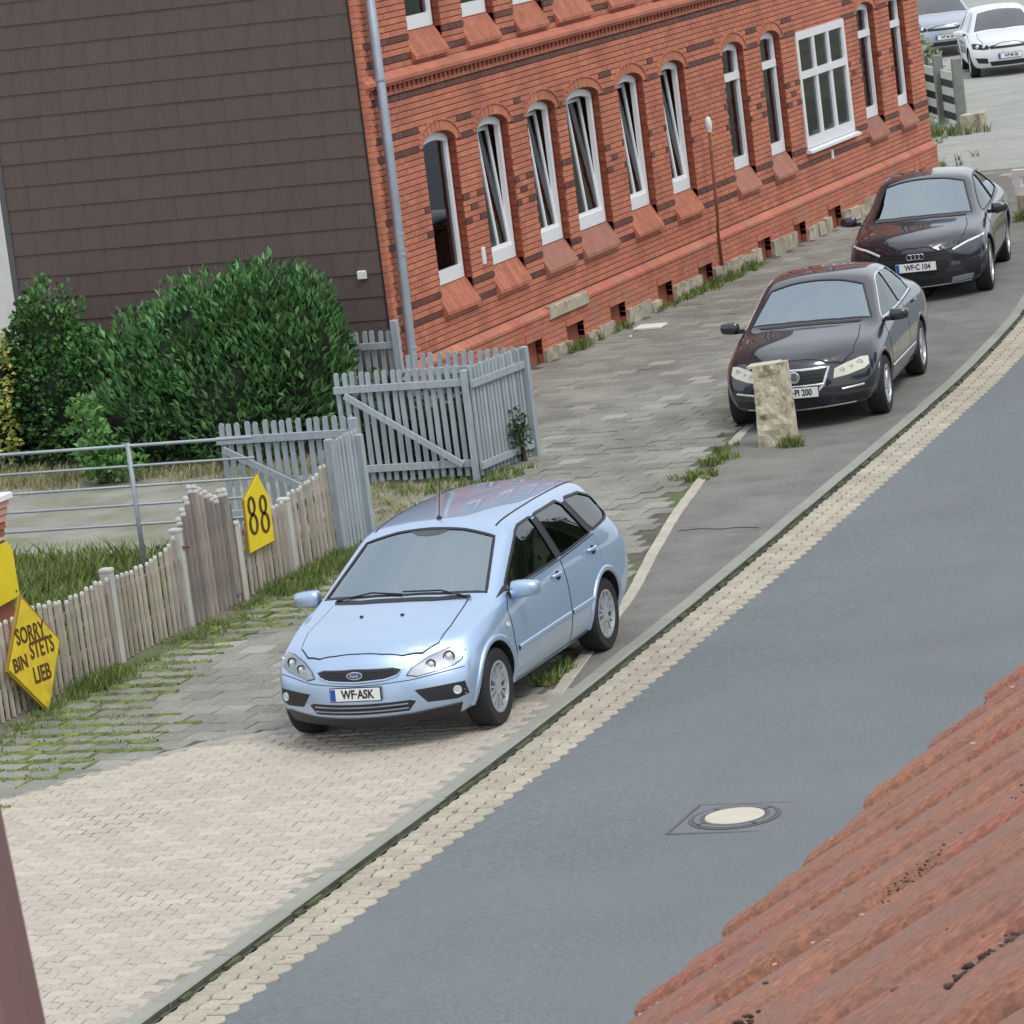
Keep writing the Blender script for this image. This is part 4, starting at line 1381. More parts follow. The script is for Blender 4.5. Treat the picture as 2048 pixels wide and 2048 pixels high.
# ------------------------------------------------------------------ plants
def leaf_proto(L, W, fold=.25):
    return ([(0, 0, 0), (L * .45, W / 2, W * fold), (L, 0, -L * .08), (L * .45, -W / 2, W * fold)], [(0, 2, 1), (0, 3, 2)])
def bush(name, label, cat, base, blobs, n, L, W, m_, seed, leafparts=0, group=None, core=True, up=.5, stems=3, inner=.35):
    """blobs: list of (centre, radii). Leaves spread through the outer shell of every blob."""
    r = random.Random(seed)
    t = empty(name, base, 0, label, cat, group)
    base = Vector(base)
    mb = MB()
    pv, pf_ = leaf_proto(L, W)
    tot = sum((b[1][0] * b[1][1] * b[1][2]) ** (2 / 3) for b in blobs)
    lp = []
    for (c, rad) in blobs:
        c = Vector(c); k = int(n * (rad[0] * rad[1] * rad[2]) ** (2 / 3) / tot)
        for i in range(k):
            d = Vector((r.gauss(0, 1), r.gauss(0, 1), r.gauss(0, 1))).normalized()
            if d.y > .55 and r.random() < .7: continue
            rr = 1 - inner * r.random() ** 1.6
            rr *= 1 + .16 * mnoise.noise(d * 2.2 + Vector((seed, 0, 0))) + .12 * mnoise.noise(d * 6 + Vector((0, seed, 0)))
            p = c + Vector((d.x * rad[0], d.y * rad[1], d.z * rad[2])) * rr
            if p.z < .02: continue
            # clumps: skip some leaves in noisy gaps
            if mnoise.noise(p * 3.2 + Vector((0, 0, seed))) < -.22 and r.random() < .8: continue
            ax = (d * .7 + Vector((r.uniform(-.7, .7), r.uniform(-.7, .7), r.uniform(-.3, .8) + up))).normalized()
            s_ = r.uniform(.7, 1.25)
            q = ax.to_track_quat('X', 'Z').to_matrix().to_4x4()
            Mx = Matrix.Translation(p - base) @ q @ Matrix.Rotation(r.uniform(-1.2, 1.2), 4, 'X') @ Matrix.Scale(s_, 4)
            lp.append((d.dot((CAM - c).normalized()) * rr, Mx))
    lp.sort(key=lambda a: -a[0])
    if leafparts:
        me = bpy.data.meshes.new('leaf'); me.from_pydata(pv, [], pf_); me.materials.append(m_)
        idx = set(r.sample(range(int(len(lp) * .4)), leafparts))
    else: idx = set()
    for i, (_, Mx) in enumerate(lp):
        if i in idx:
            o = link('leaf', me, t); o.matrix_basis = Mx
        else: mb.add(pv, pf_, 0, Mx)
    o = mb.build('foliage', m_, t); o['kind'] = 'stuff'
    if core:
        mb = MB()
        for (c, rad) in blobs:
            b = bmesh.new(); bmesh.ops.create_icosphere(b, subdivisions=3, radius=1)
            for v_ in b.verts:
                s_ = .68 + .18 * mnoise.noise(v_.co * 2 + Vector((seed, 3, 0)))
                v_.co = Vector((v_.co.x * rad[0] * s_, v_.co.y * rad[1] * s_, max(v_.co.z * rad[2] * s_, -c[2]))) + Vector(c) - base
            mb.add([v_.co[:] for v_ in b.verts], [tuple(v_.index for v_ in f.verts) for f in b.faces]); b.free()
        mb.build('shaded_core', M['hedge_core'], t)  # dark blobs stand for branches in the shade inside the leaves
    mb = MB()
    for i in range(stems):
        a = r.uniform(0, 6.28); e = Vector(blobs[i % len(blobs)][0]) - base
        mb.tube([(r.uniform(-.1, .1) + e.x * .3, r.uniform(-.1, .1) + e.y * .3, -.05), (e.x * .7, e.y * .7, e.z * .6), (e.x + .1 * math.cos(a), e.y, e.z + .2)], [.03, .02, .008], 5)
    mb.build('stem', M['bark'], t)
    return t

bush('laurel_hedge', 'large dark green laurel bush with upright leaves in front of the shingled gable', 'bush', (-1.7, -1.6, 0),
     [((-2.55, -1.4, .85), (.85, .75, .98)), ((-1.75, -1.5, 1.05), (1.0, .85, 1.12)), ((-.95, -1.5, 1.15), (.95, .85, 1.12)), ((-.58, -1.7, .95), (.72, .7, 1.05)),
      ((-1.2, -1.9, .7), (1.3, .7, .85)), ((-.38, -1.5, 1.2), (.45, .5, .9)), ((-2.3, -1.9, .5), (1.0, .6, .7))],
     30000, .125, .055, M['laurel'], 3, 250, up=.75, stems=7)
bush('dark_shrub', 'darker rounded shrub with small leaves left of the large laurel bush', 'bush', (-4.0, -1.3, 0),
     [((-4.05, -1.2, 1.25), (.55, .55, 1.0)), ((-3.75, -1.4, .75), (.75, .6, .9)), ((-4.5, -1.3, .75), (.6, .6, .85)), ((-3.3, -1.5, .65), (.6, .5, .95))],
     12000, .075, .06, M['ivy'], 5, 120, up=.2, stems=4)
bush('variegated_shrub', 'yellow green variegated shrub at the left picture edge', 'bush', (-5.1, -1.6, 0),
     [((-4.72, -1.9, 1.25), (.40, .45, .95)), ((-4.68, -2.0, .55), (.38, .4, .65)), ((-4.95, -1.6, 1.9), (.32, .35, .55))],
     4500, .075, .055, M['variegated'], 8, 80, up=.2, stems=2)
sp = bush('sapling', 'young light green sapling with broad leaves in front of the dark shrubs', 'plant', (-2.75, -2.85, 0),
     [((-2.82, -2.85, .70), (.25, .22, .34)), ((-2.65, -2.9, .35), (.28, .24, .30)), ((-2.45, -2.9, .16), (.38, .24, .20))], 620, .11, .085, M['young'], 9, 60, core=False, up=.2, stems=3, inner=.9)
bush('climber', 'dark ivy growing up the foot of the edge-on grey slatted panel', 'plant', (2.95, -3.2, 0),
     [((2.93, -3.3, .35), (.08, .22, .30))], 200, .06, .05, M['dark_leaf'], 12, 0, core=False, up=.1, stems=2, inner=.9)
bush('pale_shrub', 'pale grey green shrub behind the plank fence beyond the far corner of the house', 'bush', (-3.6, 34.5, 0),
     [((-4.4, 35.5, .55), (.8, 1.2, .7)), ((-5.0, 38, .7), (.9, 1.5, .9)), ((-3.4, 32.6, .15), (.7, .5, .3))], 4200, .10, .07, M['pale_leaf'], 14, 0, up=.3)

# grass tufts: small blades
def tufts(mb, pts, seed, hmin=.05, hmax=.14, nb=9, w_=.006, lean=.6, spread=.04):
    r = random.Random(seed)
    for (x, y, z, s_) in pts:
        for i in range(nb):
            a = r.uniform(0, 6.28); h = r.uniform(hmin, hmax) * s_
            bx, by = x + r.gauss(0, spread), y + r.gauss(0, spread)
            lx, ly = math.cos(a) * h * lean * r.random(), math.sin(a) * h * lean * r.random()
            wx, wy = -math.sin(a + 1) * w_, math.cos(a + 1) * w_
            mb.add([(bx - wx, by - wy, z), (bx + wx, by + wy, z), (bx + lx * .4 + wx * .7, by + ly * .4 + wy * .7, z + h * .6), (bx + lx * .4 - wx * .7, by + ly * .4 - wy * .7, z + h * .6), (bx + lx, by + ly, z + h)],
                   [(0, 1, 2, 3), (3, 2, 4)])
rg = random.Random(21)
# strip along the fence foot
mb = MB(); pts = []
for i in range(950):
    y = rg.uniform(-19, -7.4)
    x = FX + .05 + abs(rg.gauss(0, .16))
    if mnoise.noise(Vector((x * 2, y * 1.3, 0))) < -.10: continue
    pts.append((x, y, -.02, rg.uniform(.5, 1.3)))
for i in range(420):
    y = rg.uniform(-10.2, -8.3); x = FX + .08 + abs(rg.gauss(0, .22)); pts.append((x, y, -.01, rg.uniform(1.0, 1.9)))
for i in range(120):
    y = rg.gauss(-13.9, .25); x = FX + .1 + abs(rg.gauss(0, .12)); pts.append((x, y, -.01, rg.uniform(1.2, 2.2)))
tufts(mb, pts, 1, .03, .095, 10)
tag(mb.build('fence_grass', M['grass']), 'grass and weeds growing along the foot of the picket fence', 'grass', kind='stuff')
# yard grass behind the fence
mb = MB(); pts = []
for i in range(5200):
    x = rg.uniform(-2.5, FX - .1); y = rg.uniform(-18.5, -7.6)
    yl = -6.15 - .45 * (x + 2)
    if y > yl + rg.gauss(0, .25): continue
    pts.append((x, y, -.03, rg.uniform(.8, 1.9)))
tufts(mb, pts, 2, .06, .17, 9, .010, .9, .07)
tag(mb.build('yard_grass', M['grass']), 'rough grass covering the yard behind the picket fence', 'grass', kind='stuff')
mb = MB(); pts = []
for i in range(1500):
    x = rg.uniform(-5.2, 1.2); y = rg.gauss(-2.35, .38)
    if mnoise.noise(Vector((x * 1.5, y * 1.5, 3))) < -.15: continue
    pts.append((x, y, -.03, rg.uniform(.6, 1.4)))
tufts(mb, pts, 3, .05, .14, 8, .009, .9, .06)
tag(mb.build('hedge_grass', M['grass_dry']), 'yellowing grass strip at the foot of the hedge', 'grass', kind='stuff')
# moss between the slabs near the fence
mb = MB(); mt = MB(); pts = []
for r in range(-76, -24):
    y = -.02 + r * SW
    x = FX + .1
    while x < 6.6:
        L_ = rg.uniform(.10, .34)
        fall = max(0, 1 - (x - 2.95) / (1.05 + .25 * math.sin(y * 1.1) + (.5 if y < -15 else 0)))
        nn = mnoise.noise(Vector((x * 1.3, y * 1.6, 11)))
        if y > yb(x) - (.25 if y < -15 else -.02) and rg.random() < fall * 3.0 + .03 * (nn > .2) and x > 2.9 and y < -8.0:
            w_ = rg.uniform(.035, .09) * (0.8 + fall * .8)
            h = rg.uniform(.006, .020)
            n_ = max(3, int(L_ / .05))
            v, f = [], []
            for k in range(n_ + 1):
                xx = x + L_ * k / n_
                ww = w_ * (math.sin(PI * (k + .15) / (n_ + .3)) ** .5) * rg.uniform(.6, 1.2)
                oy = rg.uniform(-.012, .012)
                v += [(xx, y - ww + oy, -.006), (xx, y + oy, h), (xx, y + ww + oy, -.006)]
            for k in range(n_):
                f += [(3 * k, 3 * k + 3, 3 * k + 4, 3 * k + 1), (3 * k + 1, 3 * k + 4, 3 * k + 5, 3 * k + 2)]
            mb.add(v, f)
            for q in range(int(L_ / .03)):
                pts.append((x + rg.uniform(0, L_), y + rg.uniform(-w_, w_), 0, rg.uniform(.25, .6)))
        # joints across
        if rg.random() < fall * .7 and y > yb(x) and y < -8:
            xx = .12 + SL * round((x - .12) / SL) + (r % 2) * SL / 2
            mb.add([(xx - .018, y, -.004), (xx + .018, y, -.004), (xx + .014, y + SW * .9, -.004), (xx - .014, y + SW * .9, -.004), (xx, y, .010), (xx, y + SW * .9, .008)],
                   [(0, 4, 5, 3), (4, 1, 2, 5)])
        x += L_ * rg.uniform(.8, 1.1)
o = mb.build('moss', M['moss'], footway, smooth=False); o['kind'] = 'stuff'
tufts(mt, pts, 4, .015, .045, 4, .006, 1.0, .02)
tag(mt.build('joint_grass', M['grass']), 'short grass growing in the joints between the slabs beside the fence', 'grass', kind='stuff')
# soil bank along the fence foot
mb = MB(); v, f = [], []
ny, nx = 150, 8
for i in range(ny + 1):
    y = -20 + 12.3 * i / ny
    for j in range(nx + 1):
        x = FX - .05 + .55 * j / nx
        v.append((x, y, -.02 + .05 * (1 - j / nx) ** 1.3 + .03 * mnoise.noise(Vector((x * 5, y * 3, 2))) * (1 - j / nx)))
for i in range(ny):
    for j in range(nx): a = i * (nx + 1) + j; f.append((a, a + 1, a + nx + 2, a + nx + 1))
mb.add(v, f); mb.build('soil_bank', M['ground'], footway)
# weeds by the house wall, bollard, edging, gate
mb = MB(); pts = []
def cl_(x, y, n, sx, sy, s_):
    for i in range(n): pts.append((rg.gauss(x, sx), rg.gauss(y, sy), -.01, s_ * rg.uniform(.6, 1.4)))
cl_(5.62, -4.85, 22, .09, .10, .55); cl_(5.50, -3.95, 22, .07, .20, .6); cl_(5.35, -3.2, 8, .05, .12, .5)
cl_(6.15, -3.28, 24, .07, .04, .7); cl_(.24, 5.6, 16, .04, .2, 1.0); cl_(.24, 7.2, 8, .05, .12, .8)
cl_(.2, 10.4, 50, .09, .45, .7); cl_(.22, 11.6, 50, .09, .4, .75); cl_(.2, 12.7, 24, .08, .25, .9); cl_(.25, 9.2, 12, .1, .4, .6)
cl_(7.55, -13.9, 16, .05, .06, .8); cl_(3.05, -4.1, 20, .12, .2, .6); cl_(2.4, -4.5, 30, .5, .25, .5); cl_(7.6, -14.3, 10, .04, .1, .7)
cl_(-2.35, 31.3, 60, .4, .25, 1.6); cl_(-1.9, 29.0, 30, .1, .8, 1.3); cl_(3.7, 16.2, 30, .4, .1, 1.2); cl_(-.2, 24.6, 30, .2, .6, 1.0)
tufts(mb, pts, 6, .06, .17, 12, .010, .9, .03)
tag(mb.build('wall_weeds', M['grass']), 'green weeds in the paving joints at the brick wall, edging strip and limestone post', 'weeds', kind='stuff')
# grass verge between the open gate leaf and the parked blue estate car
mb = MB(); pts = []
for i in range(700):
    x = rg.uniform(1.0, 3.6); y = rg.uniform(-7.6, -4.2)
    if x > 2.9 and rg.random() < .6: continue
    if mnoise.noise(Vector((x * 2, y * 2, 5))) < -.1: continue
    pts.append((x, y, -.02, rg.uniform(.4, 1.1)))
tufts(mb, pts, 7, .04, .11, 8, .008, 1.0, .05)
tag(mb.build('verge_grass', M['grass_dry']), 'thin dry grass on the ground inside the open slatted gate', 'grass', kind='stuff')
# moss in the kerb groove and weeds
mb = MB()
s = s_of_y(-26)
while s < s_of_y(12):
    if rg.random() < .55:
        p, a = kcurve(s, .022)
        L_ = rg.uniform(.08, .35)
        mb.box(0, L_, -.018, .014, -.05, -.05 + rg.uniform(.008, .035), 0, Matrix.Translation((p.x, p.y, 0)) @ Matrix.Rotation(a, 4, 'Z'))
    s += rg.uniform(.12, .5)
o = mb.build('kerb_moss', mat('dull_moss', (0.085, 0.10, 0.05), 0.95, vscale=6, vamt=0.3, coord='World'), kerb); o['kind'] = 'stuff'

# trees and hedge across the road (seen mirrored in the cars)
def tree(label, x, y, h, r_, seed):
    t = empty('tree', (x, y, 0), 0, label, 'tree', 'trees across the road')
    mb = MB(); mb.tube([(0, 0, -.1), (.1, .05, h * .3), (0, .1, h * .6)], [.22, .16, .08], 8)
    for k in range(5):
        a = k * 1.3; mb.tube([(0, 0, h * (.3 + .06 * k)), (math.cos(a) * r_ * .6, math.sin(a) * r_ * .6, h * (.55 + .05 * k))], [.08, .03], 6)
    mb.build('trunk', M['bark'], t)
    r = random.Random(seed); mb = MB(); pv, pf_ = leaf_proto(.28, .22)
    for i in range(2600):
        d = Vector((r.gauss(0, 1), r.gauss(0, 1), r.gauss(0, 1))).normalized() * r.random() ** .4
        p = Vector((d.x * r_, d.y * r_, h * .62 + d.z * h * .38)) * (1)
        if mnoise.noise(p * .8 + Vector((seed, 0, 0))) < -.12: continue
        mb.add(pv, pf_, 0, Matrix.Translation(p) @ Matrix.Rotation(r.uniform(0, 6.28), 4, 'Z') @ Matrix.Rotation(r.uniform(-1, 1), 4, 'Y'))
    b = bmesh.new(); bmesh.ops.create_icosphere(b, subdivisions=3, radius=1)
    for v_ in b.verts: v_.co = Vector((v_.co.x * r_ * .8, v_.co.y * r_ * .8, v_.co.z * h * .31)) * (1 + .35 * mnoise.noise(v_.co * 2.5 + Vector((seed, 0, 0)))) + Vector((0, 0, h * .62))
    mb.add([v_.co[:] for v_ in b.verts], [tuple(v_.index for v_ in f.verts) for f in b.faces]); b.free()
    mb.build('crown', M['dark_leaf'], t)
bush('shade_shrub', 'dark shrubs seen through the open gate leaf in front of the brick wall', 'bush', (1.9, -3.6, 0),
     [((1.6, -3.6, .45), (.55, .30, .62)), ((2.2, -3.65, .40), (.5, .28, .58)), ((1.3, -3.4, .5), (.4, .3, .6))], 3000, .10, .05, M['dark_leaf'], 17, 0, up=.4)
tree('leafy dark tree across the road, opposite the far end of the brick house', 18, 12.5, 7.6, 3.6, 35)
tree('dense dark tree across the road, opposite the black fastback car', 18.5, 3.5, 8.6, 3.4, 36)
tree('broad dark tree across the road opposite the black cars', 20, -4, 6.5, 3.2, 31)
tree('tall dark tree across the road opposite the blue estate car', 19.5, -16, 6.0, 2.8, 32)
tree('spreading dark tree across the road opposite the open gate', 22, 22, 7.5, 3.6, 33)
# ------------------------------------------------------------------ cars
CM = {}
CM['blue'] = mat('blue_paint', (0.47, 0.61, 0.80), 0.40, metal=0.82, coat=1.0)
CM['black'] = mat('black_paint', (0.006, 0.007, 0.014), 0.3, metal=0.0, coat=1.0, spec=0.5)
CM['black'].node_tree.nodes['Principled BSDF'].inputs['Coat IOR'].default_value = 1.6
CM['white'] = mat('white_car_paint', (0.72, 0.74, 0.76), 0.3, coat=1.0)
CM['silver'] = mat('silver_paint', (0.42, 0.46, 0.52), 0.3, metal=0.6, coat=1.0)
CM['liner'] = mat('wheel_arch_liner', (0.010, 0.010, 0.011), 0.9)
CM['cabin'] = mat('cabin_plastic', (0.085, 0.088, 0.095), 0.8)
CM['seat'] = mat('seat_fabric', (0.16, 0.165, 0.175), 0.9)
CM['trim'] = mat('black_trim', (0.018, 0.018, 0.02), 0.45)
CM['gap'] = mat('panel_gap', (0.012, 0.013, 0.016), 0.7)
CM['chrome'] = mat('chrome', (0.75, 0.77, 0.80), 0.14, metal=1.0)
CM['alloy'] = mat('alloy_wheel', (0.55, 0.57, 0.60), 0.33, metal=0.7)
CM['lampsilver'] = mat('lamp_reflector', (0.66, 0.70, 0.74), 0.25, metal=0.35)
CM['lampold'] = mat('cloudy_lamp', (0.62, 0.60, 0.48), 0.35, coat=0.6)
CM['bulb'] = mat('lamp_bulb', (0.9, 0.92, 0.95), 0.12, metal=0.4)
CM['plate'] = mat('plate_white', (0.78, 0.79, 0.78), 0.4)
CM['plateblue'] = mat('plate_blue', (0.01, 0.07, 0.42), 0.4)
CM['ink'] = mat('plate_ink', (0.01, 0.01, 0.01), 0.5)
CM['badge_blue'] = mat('badge_blue', (0.02, 0.06, 0.20), 0.2, coat=1.0)
CM['orange'] = mat('indicator', (0.75, 0.7, 0.6), 0.2, coat=1.0)
CM['carglass'] = mat('dark_car_glass', (0.012, 0.016, 0.02), 0.03, spec=0.9, coat=1.0)
CM['screen'] = glass_mat('windscreen_glass', (.80, .93, 1.0), 4.9, (0.92, 0.92, 0.95))
CM['side'] = glass_mat('side_window_glass', (.95, 1, 1), 2.3, (0.22, 0.37, 0.38))
CM['lens'] = glass_mat('lamp_lens', (1, 1, 1), 1.5, (0.96, 0.97, 0.98))

def body_cage(st):
    """st: list of stations rear to front, dict(x, b, W[5], Z[5], y2, y1, T[3], dx[5])"""
    V, idx = [], {}
    def P(i, j, k):
        s = st[i]; a = abs(j); sg = 1 if j > 0 else -1
        dx = s.get('dx', (0, 0, 0, 0, 0)); b = s.get('b', 0)
        if k == 4:
            if a == 3: return (s['x'] + dx[4] - b, sg * s['W'][4], s['Z'][4])
            y = (0, s['y1'], s['y2'])[a]
            return (s['x'] + dx[4] + s.get('dt', 0) - b * (y / s['W'][4]) ** 2, sg * y, s['T'][2 - a] if a else s['T'][2])
        if a == 3: return (s['x'] + dx[k] - b, sg * s['W'][k], s['Z'][k])
        return (s['x'] + dx[k] - b * (a / 3) ** 2, sg * s['W'][k] * a / 3, s['Z'][k])
    def vid(i, j, k):
        if (i, j, k) not in idx: idx[(i, j, k)] = len(V); V.append(P(i, j, k))
        return idx[(i, j, k)]
    F = []
    N = len(st) - 1
    for i in range(N):
        for j in range(-3, 3):
            F.append((vid(i, j, 4), vid(i + 1, j, 4), vid(i + 1, j + 1, 4), vid(i, j + 1, 4)))
            F.append((vid(i, j, 0), vid(i, j + 1, 0), vid(i + 1, j + 1, 0), vid(i + 1, j, 0)))
        for k in range(4):
            F.append((vid(i, 3, k), vid(i, 3, k + 1), vid(i + 1, 3, k + 1), vid(i + 1, 3, k)))
            F.append((vid(i, -3, k), vid(i + 1, -3, k), vid(i + 1, -3, k + 1), vid(i, -3, k + 1)))
    for j in range(-3, 3):
        for k in range(4):
            F.append((vid(N, j, k), vid(N, j + 1, k), vid(N, j + 1, k + 1), vid(N, j, k + 1)))
            F.append((vid(0, j, k), vid(0, j, k + 1), vid(0, j + 1, k + 1), vid(0, j + 1, k)))
    return V, F, idx

def eval_mesh(o):
    dg = bpy.context.evaluated_depsgraph_get(); dg.update()
    return bpy.data.meshes.new_from_object(o.evaluated_get(dg))

class Car:
    def __init__(s, name, label, pos, yaw, paint, st, creases=(), level=3, group=None):
        s.root = empty(name, (pos[0], pos[1], 0), yaw, label, 'car', group)
        s.paint = paint
        V, F, idx = body_cage(st)
        me = bpy.data.meshes.new('body'); me.from_pydata(V, [], F)
        b = bmesh.new(); b.from_mesh(me); bmesh.ops.recalc_face_normals(b, faces=b.faces)
        cl_ = b.edges.layers.float.new('crease_edge')
        b.verts.ensure_lookup_table()
        inv = {v: k for k, v in idx.items()}
        for e in b.edges:
            a, c = inv[e.verts[0].index], inv[e.verts[1].index]
            for fn, w_ in creases:
                if fn(a, c): e[cl_] = w_
        b.to_mesh(me); b.free()
        me.materials.append(CM[paint]); me.materials.append(CM['liner']); me.materials.append(CM['cabin'])
        o = bpy.data.objects.new('tmp', me); C.objects.link(o)
        md = o.modifiers.new('s', 'SUBSURF'); md.levels = level; md.render_levels = level
        s.me = eval_mesh(o)
        bpy.data.objects.remove(o)
        b = bmesh.new(); b.from_mesh(s.me); s.bvh = BVHTree.FromBMesh(b); b.free()
        s.V = s.me
    def cut(s, cutters):
        """cutters: list of (MB, material index)"""
        o = bpy.data.objects.new('tmpb', s.me); C.objects.link(o)
        tmp = []
        for mb_, mi in cutters:
            cme = mb_.mesh('cut', [CM[s.paint], CM['liner'], CM['cabin']])
            fixn(cme)
            cme.polygons.foreach_set('material_index', [mi] * len(cme.polygons))
            c = bpy.data.objects.new('tmpc', cme); C.objects.link(c); tmp.append(c)
            md = o.modifiers.new('b', 'BOOLEAN'); md.operation = 'DIFFERENCE'; md.object = c; md.solver = 'EXACT'
            try: md.material_mode = 'TRANSFER'
            except Exception: pass
        me = eval_mesh(o)
        bpy.data.objects.remove(o)
        for c in tmp: bpy.data.objects.remove(c)
        if len(me.polygons) > 500: s.me = me
        else: print('BOOLEAN FAILED')
    def finish(s, ang=32):
        s.me.polygons.foreach_set('use_smooth', [True] * len(s.me.polygons))
        s.me.set_sharp_from_angle(angle=math.radians(ang))
        s.me.name = 'body'
        s.body = link('body', s.me, s.root)
        return s.body
    # projection helpers
    def basis(s, ax):
        if ax == 'L': return Vector((0, -1, 0)), Vector((1, 0, 0)), Vector((0, 0, 1)), Vector((0, 3, 0))
        if ax == 'R': return Vector((0, 1, 0)), Vector((1, 0, 0)), Vector((0, 0, 1)), Vector((0, -3, 0))
        if ax == 'F': return Vector((-1, 0, 0)), Vector((0, 1, 0)), Vector((0, 0, 1)), Vector((5, 0, 0))
        if ax == 'B': return Vector((1, 0, 0)), Vector((0, 1, 0)), Vector((0, 0, 1)), Vector((-5, 0, 0))
        if ax == 'T': return Vector((0, 0, -1)), Vector((1, 0, 0)), Vector((0, 1, 0)), Vector((0, 0, 4))
    def hit(s, ax, a, b, off):
        d, u, v, o = s.basis(ax)
        p = o + u * a + v * b
        h = s.bvh.ray_cast(p, d)
        if ax in ('L', 'R') and b < 1.06:
            k = 0
            while k < 14 and (h[0] is None or abs(h[0].y) < .70):
                k += 1; p = o + u * a + v * (b - .008 * k); h = s.bvh.ray_cast(p, d)
        if h[0] is None:
            h = s.bvh.find_nearest(p + d * (2.0 if ax != 'F' else 2.9))
        n = h[1]
        if n.dot(d) > 0: n = -n
        return h[0] + n * off
    def patch(s, name, ax, poly, m, off=.003, thick=.004, g=.07, parent=None, mirror=False, smooth=True):
        if mirror and ax in ('F', 'T'):
            poly = [(-a, b) for a, b in poly] if ax == 'F' else [(a, -b) for a, b in poly]
        b = bmesh.new()
        vs_ = [b.verts.new((a, c, 0)) for a, c in poly]
        b.faces.new(vs_)
        xs = [a for a, _ in poly]; ys = [c for _, c in poly]
        for (lo, hi, nrm) in ((min(xs), max(xs), (1, 0, 0)), (min(ys), max(ys), (0, 1, 0))):
            n = int((hi - lo) / g)
            for k in range(1, n + 1):
                c = lo + (hi - lo) * k / (n + 1)
                bmesh.ops.bisect_plane(b, geom=b.verts[:] + b.edges[:] + b.faces[:], plane_co=(nrm[0] * c, nrm[1] * c, 0), plane_no=nrm, dist=1e-5)
        # refine the border too
        bnd = [e for e in b.edges if e.is_boundary]
        b.verts.index_update()
        outer, inner = {}, {}
        nv, nf = [], []
        for v_ in b.verts:
            outer[v_.index] = len(nv); nv.append(tuple(s.hit(ax, v_.co.x, v_.co.y, off)))
        for v_ in b.verts:
            if any(e.is_boundary for e in v_.link_edges):
                inner[v_.index] = len(nv); nv.append(tuple(s.hit(ax, v_.co.x, v_.co.y, off - thick)))
        for f in b.faces: nf.append(tuple(outer[v_.index] for v_ in f.verts))
        for e in bnd:
            p, q = e.verts[0].index, e.verts[1].index
            nf.append((outer[p], outer[q], inner[q], inner[p]))
        b.free()
        me = bpy.data.meshes.new(name); me.from_pydata(nv, [], nf)
        fx = bmesh.new(); fx.from_mesh(me); bmesh.ops.recalc_face_normals(fx, faces=fx.faces); fx.to_mesh(me); fx.free()
        # make sure the face looks outward
        d = s.basis(ax)[0]
        me.materials.append(m)
        if len(me.polygons) and sum(p.normal.dot(d) * p.area for p in me.polygons) > 0: me.flip_normals()
        if smooth:
            me.polygons.foreach_set('use_smooth', [True] * len(me.polygons)); me.set_sharp_from_angle(angle=math.radians(40))
        return link(name, me, parent if parent is not None else s.root)
    def strip(s, name, ax, line, w_, m, off=.003, thick=.003, parent=None, closed=False, step=.05, build=True, round_=False):
        pts = [Vector(p) for p in line]
        if closed: pts = pts + [pts[0]]
        dn = []
        for a, b in zip(pts, pts[1:]):
            n = max(1, int((b - a).length / step))
            for k in range(n): dn.append(a.lerp(b, k / n))
        if not closed: dn.append(pts[-1])
        n = len(dn); mb = MB()
        prof = [(-.5, off - thick), (-.5, off), (.5, off), (.5, off - thick)] if not round_ else [(-.5, off - thick), (-.42, off * .6), (-.2, off), (.2, off), (.42, off * .6), (.5, off - thick)]
        q = len(prof)
        for i in range(n):
            if closed: t = dn[(i + 1) % n] - dn[i - 1]
            else: t = dn[min(i + 1, n - 1)] - dn[max(i - 1, 0)]
            t = t.normalized(); nn = Vector((-t.y, t.x))
            for (k, o_) in prof:
                p = dn[i] + nn * (k * w_)
                mb.v.append(tuple(s.hit(ax, p.x, p.y, o_)))
        for i in range(n if closed else n - 1):
            a, b = i * q, ((i + 1) % n) * q
            for k in range(q - 1):
                mb.f.append((a + k, b + k, b + k + 1, a + k + 1)); mb.m.append(0)
        if not build: return mb
        me = mb.mesh(name, m, True); fixn(me)
        d = s.basis(ax)[0]
        if sum(p.normal.dot(d) * p.area for p in me.polygons) > 0: me.flip_normals()
        me.set_sharp_from_angle(angle=math.radians(50))
        return link(name, me, parent if parent is not None else s.root)

def arc(cx, cz, r, a0, a1, n=22):
    return [(cx + r * math.cos(math.radians(a0 + (a1 - a0) * k / n)), cz + r * math.sin(math.radians(a0 + (a1 - a0) * k / n))) for k in range(n + 1)]

